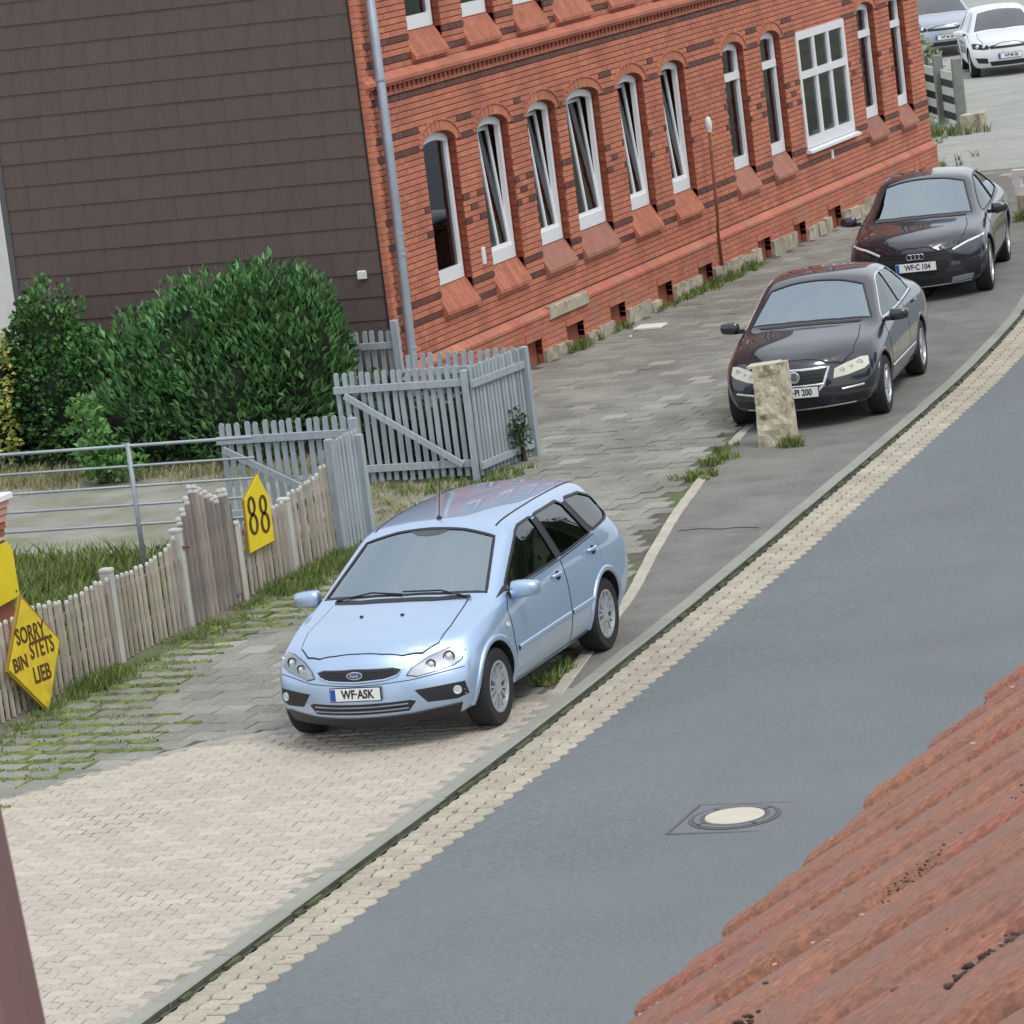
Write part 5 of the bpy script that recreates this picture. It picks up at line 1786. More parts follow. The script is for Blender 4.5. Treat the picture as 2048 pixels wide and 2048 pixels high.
def wheel_meshes(R, W, rr, spokes, style, tag_):
    """outer face towards +y"""
    t = MB()
    prof = [(rr, -W / 2 + .01), (R * .93, -W / 2), (R * .985, -W / 2 + .02), (R, -W / 2 + .04), (R, W / 2 - .04), (R * .985, W / 2 - .02), (R * .93, W / 2), (rr + .012, W / 2 - .002), (rr, W / 2 - .012)]
    t.lathe(prof, 40, 'y', closed=True)
    tyre = t.mesh('tyre', M['rubber'], ang=35)
    r_ = MB()
    r_.lathe([(rr - .002, -W / 2 + .02), (rr - .03, 0), (rr - .022, W / 2 - .03), (rr + .002, W / 2 - .012), (rr + .006, W / 2 - .004), (rr - .012, W / 2 - .002), (rr - .018, W / 2 - .03)], 40, 'y', closed=True)
    y1 = W / 2 - .018
    for k in range(spokes):
        a = 2 * PI * k / spokes
        T = Matrix.Rotation(a, 4, 'Y')
        if style == 'twin': offs = (-.030, .030); w0, w1 = .018, .016
        else: offs = (0,); w0, w1 = .034, .042
        for o_ in offs:
            v = [(.045, y1 - .03, o_ * .7 - w0 / 1.2), (.045, y1 - .03, o_ * .7 + w0 / 1.2), (rr - .008, y1 - .022, o_ * 1.5 + w1 / 1.4), (rr - .008, y1 - .022, o_ * 1.5 - w1 / 1.4),
                 (.045, y1 + .004, o_ * .7 - w0 / 2), (.045, y1 + .004, o_ * .7 + w0 / 2), (rr - .008, y1 + .004, o_ * 1.5 + w1 / 2), (rr - .008, y1 + .004, o_ * 1.5 - w1 / 2)]
            r_.add(v, [(4, 5, 6, 7), (0, 4, 7, 3), (1, 2, 6, 5), (3, 7, 6, 2)], 0, T)
    r_.lathe([(.068, y1 - .03), (.066, y1 + .004), (.03, y1 + .010), (.0, y1 + .011)], 20, 'y')
    rim = r_.mesh('rim', CM['alloy'], ang=30)
    d = MB(); d.lathe([(.0, y1 - .045), (rr - .012, y1 - .045)], 24, 'y', closed=True); d.lathe([(.05, y1 - .036), (.11, y1 - .036), (.11, y1 - .045)], 24, 'y', closed=True)  # disc fills the rim in black, painting the shade between the spokes
    disc = d.mesh('shaded_brake_disc', CM['liner'])
    return tyre, rim, disc

def add_wheels(car, xs, yc, R, W, rr, spokes, style, cz=None):
    ms = wheel_meshes(R, W, rr, spokes, style, '')
    for x in xs:
        for sg in (1, -1):
            w_ = empty('wheel', (x, sg * yc, R - .002), 0); w_.parent = car.root
            if sg < 0: w_.rotation_euler = (0, 0, PI)
            sp = rnd.uniform(0, 1.2)
            for nm, me in zip(('tyre', 'rim', 'shaded_brake_disc'), ms):
                o = link(nm, me, w_); o.rotation_euler = (0, sp if nm == 'rim' else 0, 0)

def number_plate(car, x, z, text, tilt=.0, w_=.52, h=.11, blue=True):
    p = empty('number_plate', (x, 0, z)); p.parent = car.root; p.rotation_euler = (0, -tilt, 0)
    mb = MB(); mb.cham(-.008, 0, -w_ / 2 - .008, w_ / 2 + .008, -h / 2 - .008, h / 2 + .008, .002, 0, None, 0); mb.build('holder', CM['trim'], p)
    mb = MB(); mb.cham(0, .005, -w_ / 2, w_ / 2, -h / 2, h / 2, .002, 0, None, 0); mb.build('plate_face', CM['plate'], p)
    if blue:
        mb = MB(); mb.box(.005, .0062, -w_ / 2 + .003, -w_ / 2 + .045, -h / 2 + .003, h / 2 - .003); mb.build('blue_band', CM['plateblue'], p)
    me = text_mesh(text, .098, CM['ink'], 'lettering', .0022, .80)
    o = link('lettering', me, p); o.matrix_basis = Matrix.Translation((.0065, .022, 0)) @ FACE_X
    return p

def mirror_pair(car, x, y, z, m, s_=1.0, foot=True):
    for sg in (1, -1):
        b = bmesh.new(); bmesh.ops.create_cube(b, size=1)
        bmesh.ops.subdivide_edges(b, edges=b.edges[:], cuts=3, use_grid_fill=True)
        for v_ in b.verts:
            c = v_.co.copy()
            l = max(abs(c.x), abs(c.y), abs(c.z)); n = c.normalized() * l
            c = c.lerp(n, .55)
            tp = 1 - .25 * (c.y + .5)
            v_.co = Vector((c.x * .17 * s_ * (1 if c.x > 0 else .55), c.y * .235 * s_, c.z * .155 * s_ * tp))
            v_.co.x += -.03 * (c.y + .5)
            if sg < 0: v_.co.y = -v_.co.y
        me = bpy.data.meshes.new('mirror'); b.to_mesh(me); b.free(); fixn(me)
        me.materials.append(m); me.polygons.foreach_set('use_smooth', [True] * len(me.polygons))
        mo = link('mirror', me, car.root, (x, sg * y, z))
        mb = MB(); mb.box(-.02, .045, -sg * .16 if sg > 0 else .02, -.02 if sg > 0 else .16, -.06, -.015)
        mb.v = [(a, (-.17 if sg > 0 else .04) + (abs(bb) * .9 if False else 0) + (.13 if i_ in (2, 3, 6, 7) else 0), c) for i_, (a, bb, c) in enumerate(mb.v)]
        mb.build('mirror_foot', CM['trim'], mo)

def rounded_seat(x, y, z0, back_h=.58, w_=.46):
    mb = MB()
    mb.cham(x - .02, x + .48, y - w_ / 2, y + w_ / 2, z0, z0 + .16, .04)
    T = Matrix.Translation((x + .02, y, z0 + .12)) @ Matrix.Rotation(-.30, 4, 'Y')
    mb.cham(-.07, .07, -w_ / 2, w_ / 2, 0, back_h, .04, 0, T)
    mb.cham(-.045, .045, -.13, .13, back_h + .03, back_h + .21, .04, 0, T)
    return mb

def interior(car, xd, zd, ys=.36, rows=((-.25, .38), (-1.1, .40)), lefthand=True):
    inn = empty('interior', (0, 0, 0)); inn.parent = car.root
    mb = MB(); mb.prism([(xd - .1, zd - .32), (xd + .14, zd - .25), (xd + .12, zd - .055), (xd + .0, zd - .05), (xd - .06, zd - .10)], -.66, .66, 'y')
    mb.build('dashboard', CM['cabin'], inn)
    for x, z in rows:
        for y in (-ys, ys): rounded_seat(x, y, z).build('seat', CM['seat'], inn)
    mb = MB()
    T = Matrix.Translation((xd - .17, ys, zd - .06)) @ Matrix.Rotation(math.radians(65), 4, 'Y')
    n = 26; v, f = [], []
    for i in range(n):
        a = 2 * PI * i / n
        for k in range(6):
            bb = 2 * PI * k / 6
            r = .185 + .016 * math.cos(bb)
            v.append((r * math.cos(a), r * math.sin(a), .016 * math.sin(bb)))
    for i in range(n):
        for k in range(6):
            f.append((i * 6 + k, ((i + 1) % n) * 6 + k, ((i + 1) % n) * 6 + (k + 1) % 6, i * 6 + (k + 1) % 6))
    mb.add(v, f, 0, T); mb.box(-.17, .17, -.02, .02, -.01, .01, 0, T); mb.box(-.06, .06, -.06, .06, -.015, .015, 0, T)
    mb.build('steering_wheel', CM['trim'], inn, smooth=True)
    return inn

def side_prism(poly, y0=-1.4, y1=1.4):
    return MB().prism(poly, y0, y1, 'y')
def shrink(poly, k):
    cx = sum(p[0] for p in poly) / len(poly); cy = sum(p[1] for p in poly) / len(poly)
    return [(cx + (a - cx) * k, cy + (b - cy) * k) for a, b in poly]
def cabin_mb(rows, zf, yb_, yr):
    """rows: (x, ztop, yroof)"""
    mb = MB(); v, f = [], []
    for (x, zt, yt, zbelt) in rows:
        v += [(x, -yb_, zf), (x, -yb_, zbelt), (x, -yt, zt), (x, yt, zt), (x, yb_, zbelt), (x, yb_, zf)]
    n = len(rows)
    for i in range(n - 1):
        for k in range(6): f.append((i * 6 + k, (i + 1) * 6 + k, (i + 1) * 6 + (k + 1) % 6, i * 6 + (k + 1) % 6))
    f.append(tuple(range(6))); f.append(tuple((n - 1) * 6 + k for k in range(6))[::-1])
    return mb.add(v, f)
def screen_prism(poly, z0, z1): return MB().prism(poly, z0, z1, 'z')

# ================================================= the blue estate car
st = [
 dict(x=-2.24, b=-.10, W=(.70, .82, .86, .84, .76), Z=(.34, .46, .66, .86, 1.00), y2=.62, y1=.32, T=(1.02, 1.04, 1.045), dx=(.06, -.03, -.03, .02, .07)),
 dict(x=-2.02, b=-.08, W=(.80, .89, .905, .885, .80), Z=(.25, .42, .66, .88, 1.03), y2=.575, y1=.30, T=(1.375, 1.425, 1.44), dx=(0, 0, 0, 0, 0), dt=.04),
 dict(x=-1.70, b=0, W=(.82, .905, .92, .90, .835), Z=(.22, .40, .66, .88, 1.025), y2=.60, y1=.31, T=(1.425, 1.470, 1.482)),
 dict(x=-1.10, b=0, W=(.82, .905, .92, .90, .855), Z=(.21, .38, .64, .86, 1.005), y2=.625, y1=.32, T=(1.445, 1.487, 1.497)),
 dict(x=-.40, b=0, W=(.82, .900, .915, .895, .860), Z=(.20, .37, .62, .84, .975), y2=.66, y1=.34, T=(1.450, 1.492, 1.502)),
 dict(x=.12, b=.04, W=(.82, .900, .915, .895, .860), Z=(.20, .37, .62, .83, .955), y2=.665, y1=.34, T=(1.405, 1.465, 1.480), dt=.02),
 dict(x=.62, b=.05, W=(.82, .900, .915, .895, .855), Z=(.20, .37, .61, .82, .945), y2=.725, y1=.36, T=(1.175, 1.235, 1.252), dt=.02),
 dict(x=1.10, b=.08, W=(.82, .905, .915, .895, .84), Z=(.21, .37, .60, .81, .935), y2=.76, y1=.38, T=(.965, 1.005, 1.018), dt=.02),
 dict(x=1.34, b=.10, W=(.82, .905, .915, .895, .815), Z=(.22, .38, .59, .79, .905), y2=.66, y1=.35, T=(.935, .968, .978)),
 dict(x=1.72, b=.14, W=(.80, .885, .895, .870, .775), Z=(.23, .38, .57, .74, .842), y2=.60, y1=.32, T=(.880, .908, .917), dx=(0, 0, 0, 0, 0)),
 dict(x=2.02, b=.24, W=(.76, .845, .855, .825, .715), Z=(.22, .37, .53, .665, .755), y2=.50, y1=.28, T=(.800, .825, .832), dx=(0, .0, .0, .0, -.02)),
 dict(x=2.17, b=.34, W=(.70, .775, .78, .75, .66), Z=(.21, .33, .46, .585, .655), y2=.44, y1=.25, T=(.698, .718, .724), dx=(-.03, .025, .02, .0, -.035)),
]
def cr_belt(a, b): return a[2] == 4 and b[2] == 4 and abs(a[1]) == 3 and a[1] == b[1] and 1 <= min(a[0], b[0]) and max(a[0], b[0]) <= 10
def cr_roof(a, b): return a[2] == 4 and b[2] == 4 and abs(a[1]) == 2 and a[1] == b[1] and 1 <= min(a[0], b[0]) and max(a[0], b[0]) <= 7
def cr_cowl(i): return lambda a, b: a[2] == 4 and b[2] == 4 and a[0] == i and b[0] == i and abs(a[1]) <= 2 and abs(b[1]) <= 2
def cr_bot(a, b): return a[2] == 0 and b[2] == 0 and abs(a[1]) == 3 and a[1] == b[1]
foc = Car('estate_car', 'light blue estate car with a roof aerial, parked half on the footway nearest the camera', (6.86, -14.47), -1.545, 'blue', st,
          [(cr_belt, .45), (cr_roof, .35), (cr_cowl(7), .55), (cr_cowl(5), .4), (cr_bot, .3)])
DLO = {
 'front_window': [(.78, .985), (.70, 1.035), (.06, 1.345), (-.05, 1.375), (-.33, 1.385), (-.39, 1.005)],
 'rear_window': [(-.50, 1.010), (-.44, 1.388), (-1.02, 1.385), (-1.10, 1.345), (-1.27, 1.040)],
 'quarter_window': [(-1.37, 1.050), (-1.20, 1.345), (-1.25, 1.370), (-1.60, 1.345), (-1.85, 1.265), (-1.97, 1.155), (-1.93, 1.095), (-1.80, 1.070)],
}
SCR = [(.27, .575), (.225, .30), (.215, 0), (.225, -.30), (.27, -.575), (.94, -.715), (1.02, -.35), (1.045, 0), (1.02, .35), (.94, .715)]
cut = [(MB().lathe([(.365, .58), (.365, 1.4)], 48, 'y', M=Matrix.Translation((x, 0, .325))), 1) for x in (1.32, -1.32)]
cut += [(MB().lathe([(.365, -1.4), (.365, -.58)], 48, 'y', M=Matrix.Translation((x, 0, .325))), 1) for x in (1.32, -1.32)]
cut += [(cabin_mb([(-1.94, 1.15, .44, .99), (-1.7, 1.36, .46, .98), (-.9, 1.415, .49, .96), (-.3, 1.42, .495, .94), (.10, 1.37, .47, .92), (.58, 1.15, .52, .91), (1.00, .94, .58, .89)], .30, .79, .5), 2)]
for k, p in DLO.items(): cut.append((side_prism(p), 2))
cut.append((screen_prism(SCR, .985, 1.8), 2))
foc.cut(cut)
foc.finish()
R_ = foc.root
for ax in ('L', 'R'):
    for k, p in DLO.items():
        foc.patch(k, ax, shrink(p, 1.03), CM['side'], -.008, .003, .09)
        foc.strip('window_seal', ax, p, .020, CM['trim'], .0035, .006, closed=True)
    # black pillar covers
    foc.patch('pillar_cover', ax, [(-.40, 1.005), (-.345, 1.385), (-.435, 1.388), (-.49, 1.01)], CM['trim'], .002, .004)
    foc.patch('pillar_cover', ax, [(-1.285, 1.045), (-1.115, 1.35), (-1.195, 1.35), (-1.36, 1.05)], CM['trim'], .002, .004)
    foc.patch('mirror_triangle', ax, [(.96, .965), (.79, .985), (.74, 1.03)], CM['trim'], .002, .004)
    # doors with real gaps
    fd = [(.86, .885), (.90, .62), (.87, .30), (-.42, .29), (-.43, .97), (.5, .935), (.78, .93)]
    fd = [(.92, .86), (.93, .60), (.88, .285), (-.42, .275), (-.425, .985), (.80, .958)]
    rd = [(-.435, .985), (-.43, .275), (-.86, .28), (-.955, .45), (-1.02, .56), (-1.16, .70), (-1.30, .765), (-1.335, 1.02)]
    foc.strip('door_gap', ax, fd, .012, CM['gap'], .0012, .003, closed=True)
    foc.strip('door_gap', ax, rd, .012, CM['gap'], .0014, .003, closed=True)
    d1 = foc.patch('door', ax, shrink(fd, .992), CM['blue'], .0035, .003)
    d2 = foc.patch('door', ax, shrink(rd, .99), CM['blue'], .0035, .003)
    for d_, hx, hz in ((d1, -.20, .895), (d2, -1.10, .925)):
        mb = MB(); sgn = 1 if ax == 'L' else -1
        y = foc.hit(ax, hx, hz, 0).y
        foc.patch('handle_shadow', ax, [(hx - .07 + .06 * math.cos(t * PI / 5), hz - .012 + .040 * math.sin(t * PI / 5)) for t in range(10)], CM['gap'], .0045, .002, parent=d_)  # flat dark patch paints the shadow of a handle recess
        pr = []
        n = 10
        mb.tube([(hx - .12 + .2 * k / 8, y + sgn * (.010 + .026 * math.sin(PI * (.5 + k) / 9)), hz + .008) for k in range(9)], [.012, .016, .017, .017, .017, .017, .017, .016, .012], 8)
        mb.build('door_handle', CM['blue'], d_, smooth=True)
    foc.strip('rub_strip', ax, [(.86, .525), (-.40, .525)], .050, CM['blue'], .016, .018, round_=True)
    foc.strip('rub_strip', ax, [(-.44, .525), (-.96, .525)], .050, CM['blue'], .016, .018, round_=True)
    foc.strip('sill', ax, [(.90, .235), (-.90, .235)], .05, CM['trim'], .004, .006)
    for x in (1.32, -1.32):
        foc.strip('arch_lip', ax, arc(x, .325, .388, -8, 188, 40), .052, CM['blue'], .018, .022, round_=True, step=.04)
    foc.patch('side_indicator', ax, [(1.0 + .028 * math.cos(t * PI / 5), .755 + .022 * math.sin(t * PI / 5)) for t in range(10)], CM['orange'], .008, .008)
# bonnet with a gap line, cowl and wipers
bon = [(1.06, .60), (1.13, .3), (1.15, 0), (1.13, -.3), (1.06, -.60), (1.55, -.625), (1.78, -.60), (1.90, -.50), (1.985, -.36), (2.02, -.2), (2.03, 0), (2.02, .2), (1.985, .36), (1.90, .50), (1.78, .60), (1.55, .625)]
foc.strip('bonnet_gap', 'T', bon, .008, CM['gap'], .0015, .003, closed=True)
bn = foc.patch('bonnet', 'T', shrink(bon, .99), CM['blue'], .004, .004, .09)
for y in (.16, -.20):
    p = foc.hit('T', 1.42, y, .006); mb = MB(); mb.lathe([(.018, 0), (.014, .01), (0, .012)], 8, 'z', M=Matrix.Translation(p)); mb.build('washer_jet', CM['trim'], bn)
foc.patch('cowl_panel', 'T', [(1.0, .60), (1.062, .35), (1.082, 0), (1.062, -.35), (1.0, -.60), (1.045, -.59), (1.115, -.32), (1.135, 0), (1.115, .32), (1.045, .59)], CM['trim'], .005, .006)
foc.patch('windscreen', 'T', shrink(SCR, 1.02), CM['screen'], -.004, .003, .09)
foc.strip('screen_seal', 'T', SCR, .026, CM['trim'], .003, .006, closed=True)
for y0, y1 in ((.62, .02), (.02, -.58)):
    mb = MB(); mb.tube([foc.hit('T', 1.045, y0, .012), foc.hit('T', 1.00, (y0 + y1) / 2 + .02, .016), foc.hit('T', 1.015, y1, .012)], .008, 5); mb.build('wiper', CM['trim'], R_)
# mirror inside, tinted band and sensor
mb = MB(); mb.cham(.30, .34, -.11, .11, 1.29, 1.34, .012); mb.build('inside_mirror', CM['trim'], R_)
foc.patch('sensor_patch', 'T', [(.222, .20), (.217, 0), (.222, -.20), (.30, -.10), (.315, 0), (.30, .10)], CM['cabin'], -.0025, .001)
# roof seams
for y in (.545, -.545):
    foc.strip('roof_seam', 'T', [(.13, y), (-.5, y * 1.02), (-1.9, y * .96)], .016, CM['gap'], .0022, .004)

p = foc.hit('T', .02, 0, 0)
mb = MB(); mb.lathe([(.026, 0), (.018, .018), (.006, .03)], 10, 'z', M=Matrix.Translation(p)); mb.tube([p + Vector((0, 0, .02)), p + Vector((-.19, 0, .50))], [.005, .003], 6)
mb.build('aerial', CM['trim'], R_)
# front: grille, lights, intakes
gr = [(-.37, .655), (-.30, .678), (0, .690), (.30, .678), (.37, .655), (.335, .612), (.24, .590), (0, .582), (-.24, .590), (-.335, .612)]
go = foc.patch('grille', 'F', gr, CM['trim'], .006, .006, .06)
foc.strip('grille_surround', 'F', gr, .022, CM['blue'], .014, .014, closed=True, round_=True)
for z in (.607, .630, .653): foc.strip('grille_bar', 'F', [(-.31, z), (.31, z)], .006, CM['gap'], .011, .006, parent=go)
px_ = foc.hit('F', 0, .637, .012)
mb = MB(); mb.lathe([(1.0, 0), (.97, .010), (0, .014)], 28, 'x', M=Matrix.Translation(px_) @ Matrix.Diagonal((1, .072, .033, 1))); mb.build('badge_rim', CM['chrome'], R_)
mb = MB(); mb.lathe([(1.0, 0), (.97, .003), (0, .004)], 28, 'x', M=Matrix.Translation(px_ + Vector((.013, 0, 0))) @ Matrix.Diagonal((1, .062, .025, 1))); bo = mb.build('badge', CM['badge_blue'], R_)
me = text_mesh('Ford', .036, CM['chrome'], 'lettering', .001); o = link('lettering', me, bo); o.matrix_basis = Matrix.Translation(px_ + Vector((.0185, 0, 0))) @ FACE_X
HL = [(.405, .605), (.44, .655), (.55, .715), (.67, .752), (.75, .755), (.785, .715), (.775, .655), (.72, .622), (.60, .600), (.48, .585)]
for mir in (False, True):
    sg = -1 if mir else 1
    foc.patch('lamp_gap', 'F', shrink(HL, 1.05), CM['gap'], .002, .003, .05, mirror=mir)
    h_ = foc.patch('headlight', 'F', HL, CM['lampsilver'], .004, .004, .05, mirror=mir)
    for (y, z, r_) in ((.565, .655, .042), (.685, .690, .048)):
        p = foc.hit('F', sg * y, z, .0)
        T = Matrix.Translation(p + Vector((.010, 0, 0))) @ Matrix.Rotation(sg * .35, 4, 'Z')
        mb = MB(); mb.lathe([(r_, -.012), (r_ * 1.0, .008), (r_ * .9, .010), (r_ * .78, -.0)], 20, 'x', M=T, closed=True); mb.build('lamp_ring', CM['trim'], h_)
        mb = MB(); mb.lathe([(r_ * .78, .0), (r_ * .5, .012), (0, .018)], 20, 'x', M=T); mb.build('lamp_bowl', CM['bulb'], h_)
    foc.patch('lens', 'F', HL, CM['lens'], .024, .022, .05, mirror=mir, parent=h_)
    fp_ = [(.455, .482), (.80, .49), (.815, .385), (.74, .36), (.54, .372)]
    f_ = foc.patch('fog_pocket', 'F', fp_, CM['trim'], .003, .004, .05, mirror=mir)
    p = foc.hit('F', sg * .745, .43, .004)
    T = Matrix.Translation(p) @ Matrix.Rotation(sg * .5, 4, 'Z')
    mb = MB(); mb.lathe([(.036, -.01), (.035, .008), (.03, .010), (.02, .006), (0, .006)], 18, 'x', M=T); mb.build('fog_lamp', CM['lampsilver'], f_)
lo = foc.patch('lower_intake', 'F', [(-.46, .395), (-.42, .41), (.42, .41), (.46, .395), (.40, .325), (-.40, .325)], CM['trim'], .004, .005, .06)
for z in (.350, .385): foc.strip('intake_bar', 'F', [(-.40, z), (.40, z)], .012, CM['silver'], .014, .014, parent=lo, round_=True)
foc.patch('chin', 'F', [(-.76, .32), (-.4, .295), (.4, .295), (.76, .32), (.70, .20), (.4, .19), (-.4, .19), (-.70, .20)], CM['trim'], .014, .016, .05)
foc.strip('bumper_gap', 'F', [(-.80, .60), (-.45, .565), (0, .555), (.45, .565), (.80, .60)], .006, CM['gap'], .002, .003)
px_ = foc.hit('F', 0, .495, .0)
number_plate(foc, px_.x + .018, .495, 'WF·ASK', .05, .43, .10)
mirror_pair(foc, .73, .975, .99, CM['blue'], 1.08)
interior(foc, .80, .975)
add_wheels(foc, (1.32, -1.32), .785, .318, .205, .205, 7, 'twin')

# ================================================= the black saloon behind the limestone post
st = [
 dict(x=-2.44, b=-.16, W=(.70, .82, .86, .84, .74), Z=(.34, .46, .68, .88, .98), y2=.60, y1=.32, T=(1.0, 1.02, 1.03), dx=(.05, -.03, -.02, .0, .04)),
 dict(x=-2.05, b=-.05, W=(.80, .89, .905, .885, .79), Z=(.25, .42, .66, .88, 1.01), y2=.62, y1=.32, T=(1.06, 1.08, 1.085)),
 dict(x=-1.72, b=0, W=(.82, .90, .91, .89, .82), Z=(.22, .40, .66, .88, 1.0), y2=.60, y1=.31, T=(1.15, 1.19, 1.20), dt=-.02),
 dict(x=-1.15, b=0, W=(.82, .90, .91, .89, .84), Z=(.21, .38, .64, .86, .985), y2=.57, y1=.30, T=(1.375, 1.42, 1.43)),
 dict(x=-.45, b=0, W=(.82, .895, .91, .89, .845), Z=(.20, .37, .62, .84, .96), y2=.62, y1=.32, T=(1.425, 1.465, 1.472)),
 dict(x=.10, b=.04, W=(.82, .895, .91, .89, .845), Z=(.20, .37, .62, .83, .945), y2=.63, y1=.32, T=(1.375, 1.428, 1.44), dt=.02),
 dict(x=.58, b=.05, W=(.82, .895, .91, .89, .84), Z=(.20, .37, .61, .82, .93), y2=.70, y1=.35, T=(1.15, 1.205, 1.22), dt=.02),
 dict(x=1.02, b=.08, W=(.82, .90, .91, .89, .825), Z=(.21, .37, .60, .81, .915), y2=.75, y1=.38, T=(.945, .985, .998), dt=.02),
 dict(x=1.30, b=.10, W=(.82, .90, .91, .89, .80), Z=(.22, .38, .59, .79, .885), y2=.66, y1=.35, T=(.92, .952, .962)),
 dict(x=1.75, b=.14, W=(.80, .88, .89, .865, .765), Z=(.23, .38, .57, .745, .835), y2=.62, y1=.33, T=(.87, .90, .908)),
 dict(x=2.10, b=.26, W=(.76, .84, .85, .82, .70), Z=(.22, .36, .52, .64, .725), y2=.52, y1=.29, T=(.775, .803, .810)),
 dict(x=2.24, b=.36, W=(.70, .77, .775, .745, .66), Z=(.21, .31, .44, .56, .64), y2=.44, y1=.25, T=(.685, .708, .715), dx=(-.03, .03, .035, .02, -.01)),
]
def build_saloon(name, label, pos, yaw, paint, st, DLO, SCR, wb, ca_rows, zscr, kind, plate, R, rr, spokes, style, group, fine=True, lamp='lampold'):
    c = Car(name, label, pos, yaw, paint, st, [(cr_belt, .45), (cr_roof, .35), (cr_cowl(7), .55), (cr_cowl(5), .4), (cr_bot, .3)], 3 if fine else 2, group)
    cut = []
    for sg in (1, -1):
        for x in (wb, -wb):
            cut.append((MB().lathe([(R + .047, .58), (R + .047, 1.4)] if sg > 0 else [(R + .047, -1.4), (R + .047, -.58)], 36, 'y', M=Matrix.Translation((x, 0, R + .005))), 1))
    if fine:
        cut.append((cabin_mb(ca_rows, .30, .78, .5), 2))
        for k, p in DLO.items(): cut.append((side_prism(p), 2))
        cut.append((screen_prism(SCR, zscr, 1.8), 2))
    c.cut(cut); c.finish()
    gm = CM['side'] if fine else CM['carglass']; gs = CM['screen'] if fine else CM['carglass']
    for ax in ('L', 'R'):
        for k, p in DLO.items():
            c.patch(k, ax, shrink(p, 1.03) if fine else p, gm, -.008 if fine else .004, .003, .09)
            if fine: c.strip('window_seal', ax, p, .018, CM['chrome'] if kind == 'saloon' else CM['trim'], .0035, .006, closed=True)
        for x in (wb, -wb):
            c.strip('arch_lip', ax, arc(x, R + .005, R + .062, -6, 186, 36), .038, CM[paint], .010, .014, round_=True, step=.05)
        c.strip('sill', ax, [(wb - .45, .235), (-wb + .45, .235)], .05, CM['trim'], .004, .006)
    c.patch('windscreen', 'T', shrink(SCR, 1.02) if fine else SCR, gs, -.004 if fine else .004, .003, .09)
    c.strip('screen_seal', 'T', SCR, .022, CM['trim'], .003, .006, closed=True)
    add_wheels(c, (wb, -wb), .79 if kind != 'hatch' else .76, R, .215, rr, spokes, style)
    return c
DLOp = {
 'front_window': [(.72, .965), (.64, 1.02), (.05, 1.32), (-.10, 1.355), (-.38, 1.365), (-.43, .985)],
 'rear_window': [(-.50, .990), (-.46, 1.365), (-.95, 1.340), (-1.20, 1.25), (-1.36, 1.13), (-1.30, 1.02)],
}
SCRp = [(.27, .545), (.225, .28), (.215, 0), (.225, -.28), (.27, -.545), (.86, -.705), (.94, -.35), (.965, 0), (.94, .35), (.86, .705)]
rowsp = [(-1.70, 1.05, .42, .94), (-1.15, 1.31, .43, .94), (-.5, 1.385, .45, .93), (.08, 1.33, .43, .91), (.54, 1.12, .50, .90), (.92, .92, .56, .88)]
pas = build_saloon('saloon_car', 'black saloon with a chrome grille and cloudy headlights, parked behind the limestone post', (5.60, -.10), -1.431, 'black', st, DLOp, SCRp, 1.355, rowsp, .965,
                   'saloon', '', .318, .212, 5, 'wide', 'dark cars parked on the footway')
def common_front(c, bon, cowl, doors, mirror):
    c.strip('bonnet_gap', 'T', bon, .010, CM['gap'], .0015, .003, closed=True)
    c.patch('bonnet', 'T', shrink(bon, .99), CM[c.paint], .004, .004, .09)
    c.patch('cowl_panel', 'T', cowl, CM['trim'], .005, .006)
    for ax in ('L', 'R'):
        sgn = 1 if ax == 'L' else -1
        for poly, hx, hz in doors:
            c.strip('door_gap', ax, poly, .010, CM['gap'], .0012, .003, closed=True)
            d_ = c.patch('door', ax, shrink(poly, .992), CM[c.paint], .0035, .003)
            y = c.hit(ax, hx, hz, 0).y
            mb = MB(); mb.tube([(hx - .1 + .2 * k / 8, y + sgn * (.008 + .026 * math.sin(PI * (.5 + k) / 9)), hz) for k in range(9)], .014, 8)
            mb.build('door_handle', CM[c.paint], d_, smooth=True)
    mirror_pair(c, *mirror, CM[c.paint])
bonp = [(1.06, .60), (1.12, .3), (1.14, 0), (1.12, -.3), (1.06, -.60), (1.5, -.64), (1.85, -.62), (2.00, -.52), (2.10, -.36), (2.14, 0), (2.10, .36), (2.00, .52), (1.85, .62), (1.5, .64)]
cowlp = [(.93, .60), (.985, .35), (1.005, 0), (.985, -.35), (.93, -.60), (.965, -.58), (1.035, -.32), (1.055, 0), (1.035, .32), (.965, .58)]
drsp = [([(.86, .85), (.88, .60), (.84, .285), (-.46, .275), (-.465, .965), (.74, .94)], -.25, .875),
        ([(-.475, .965), (-.47, .275), (-.90, .28), (-1.0, .46), (-1.16, .64), (-1.34, .745), (-1.38, 1.0)], -1.12, .90)]
common_front(pas, bonp, cowlp, drsp, (.68, .995, .985))
c = pas
for ax in ('L', 'R'):
    c.strip('chrome_strip', ax, [(.90, .44), (-.86, .44)], .022, CM['chrome'], .012, .014, round_=True)
g_ = c.patch('grille', 'F', [(-.36, .65), (.36, .65), (.30, .505), (-.30, .505)], CM['trim'], .006, .006, .06)
for z in (.53, .565, .60): c.strip('grille_bar', 'F', [(-.30, z), (.30, z)], .010, CM['gap'], .012, .008, parent=g_)
c.strip('chrome_grille_frame', 'F', [(-.375, .66), (.375, .66), (.315, .485), (.23, .405)], .038, CM['chrome'], .018, .02, round_=True)
c.strip('chrome_grille_frame', 'F', [(-.375, .66), (-.315, .485), (-.23, .405)], .038, CM['chrome'], .018, .02, round_=True)
c.strip('chrome_grille_frame', 'F', [(-.315, .490), (.315, .490)], .034, CM['chrome'], .018, .02, round_=True)
p = c.hit('F', 0, .590, .014)
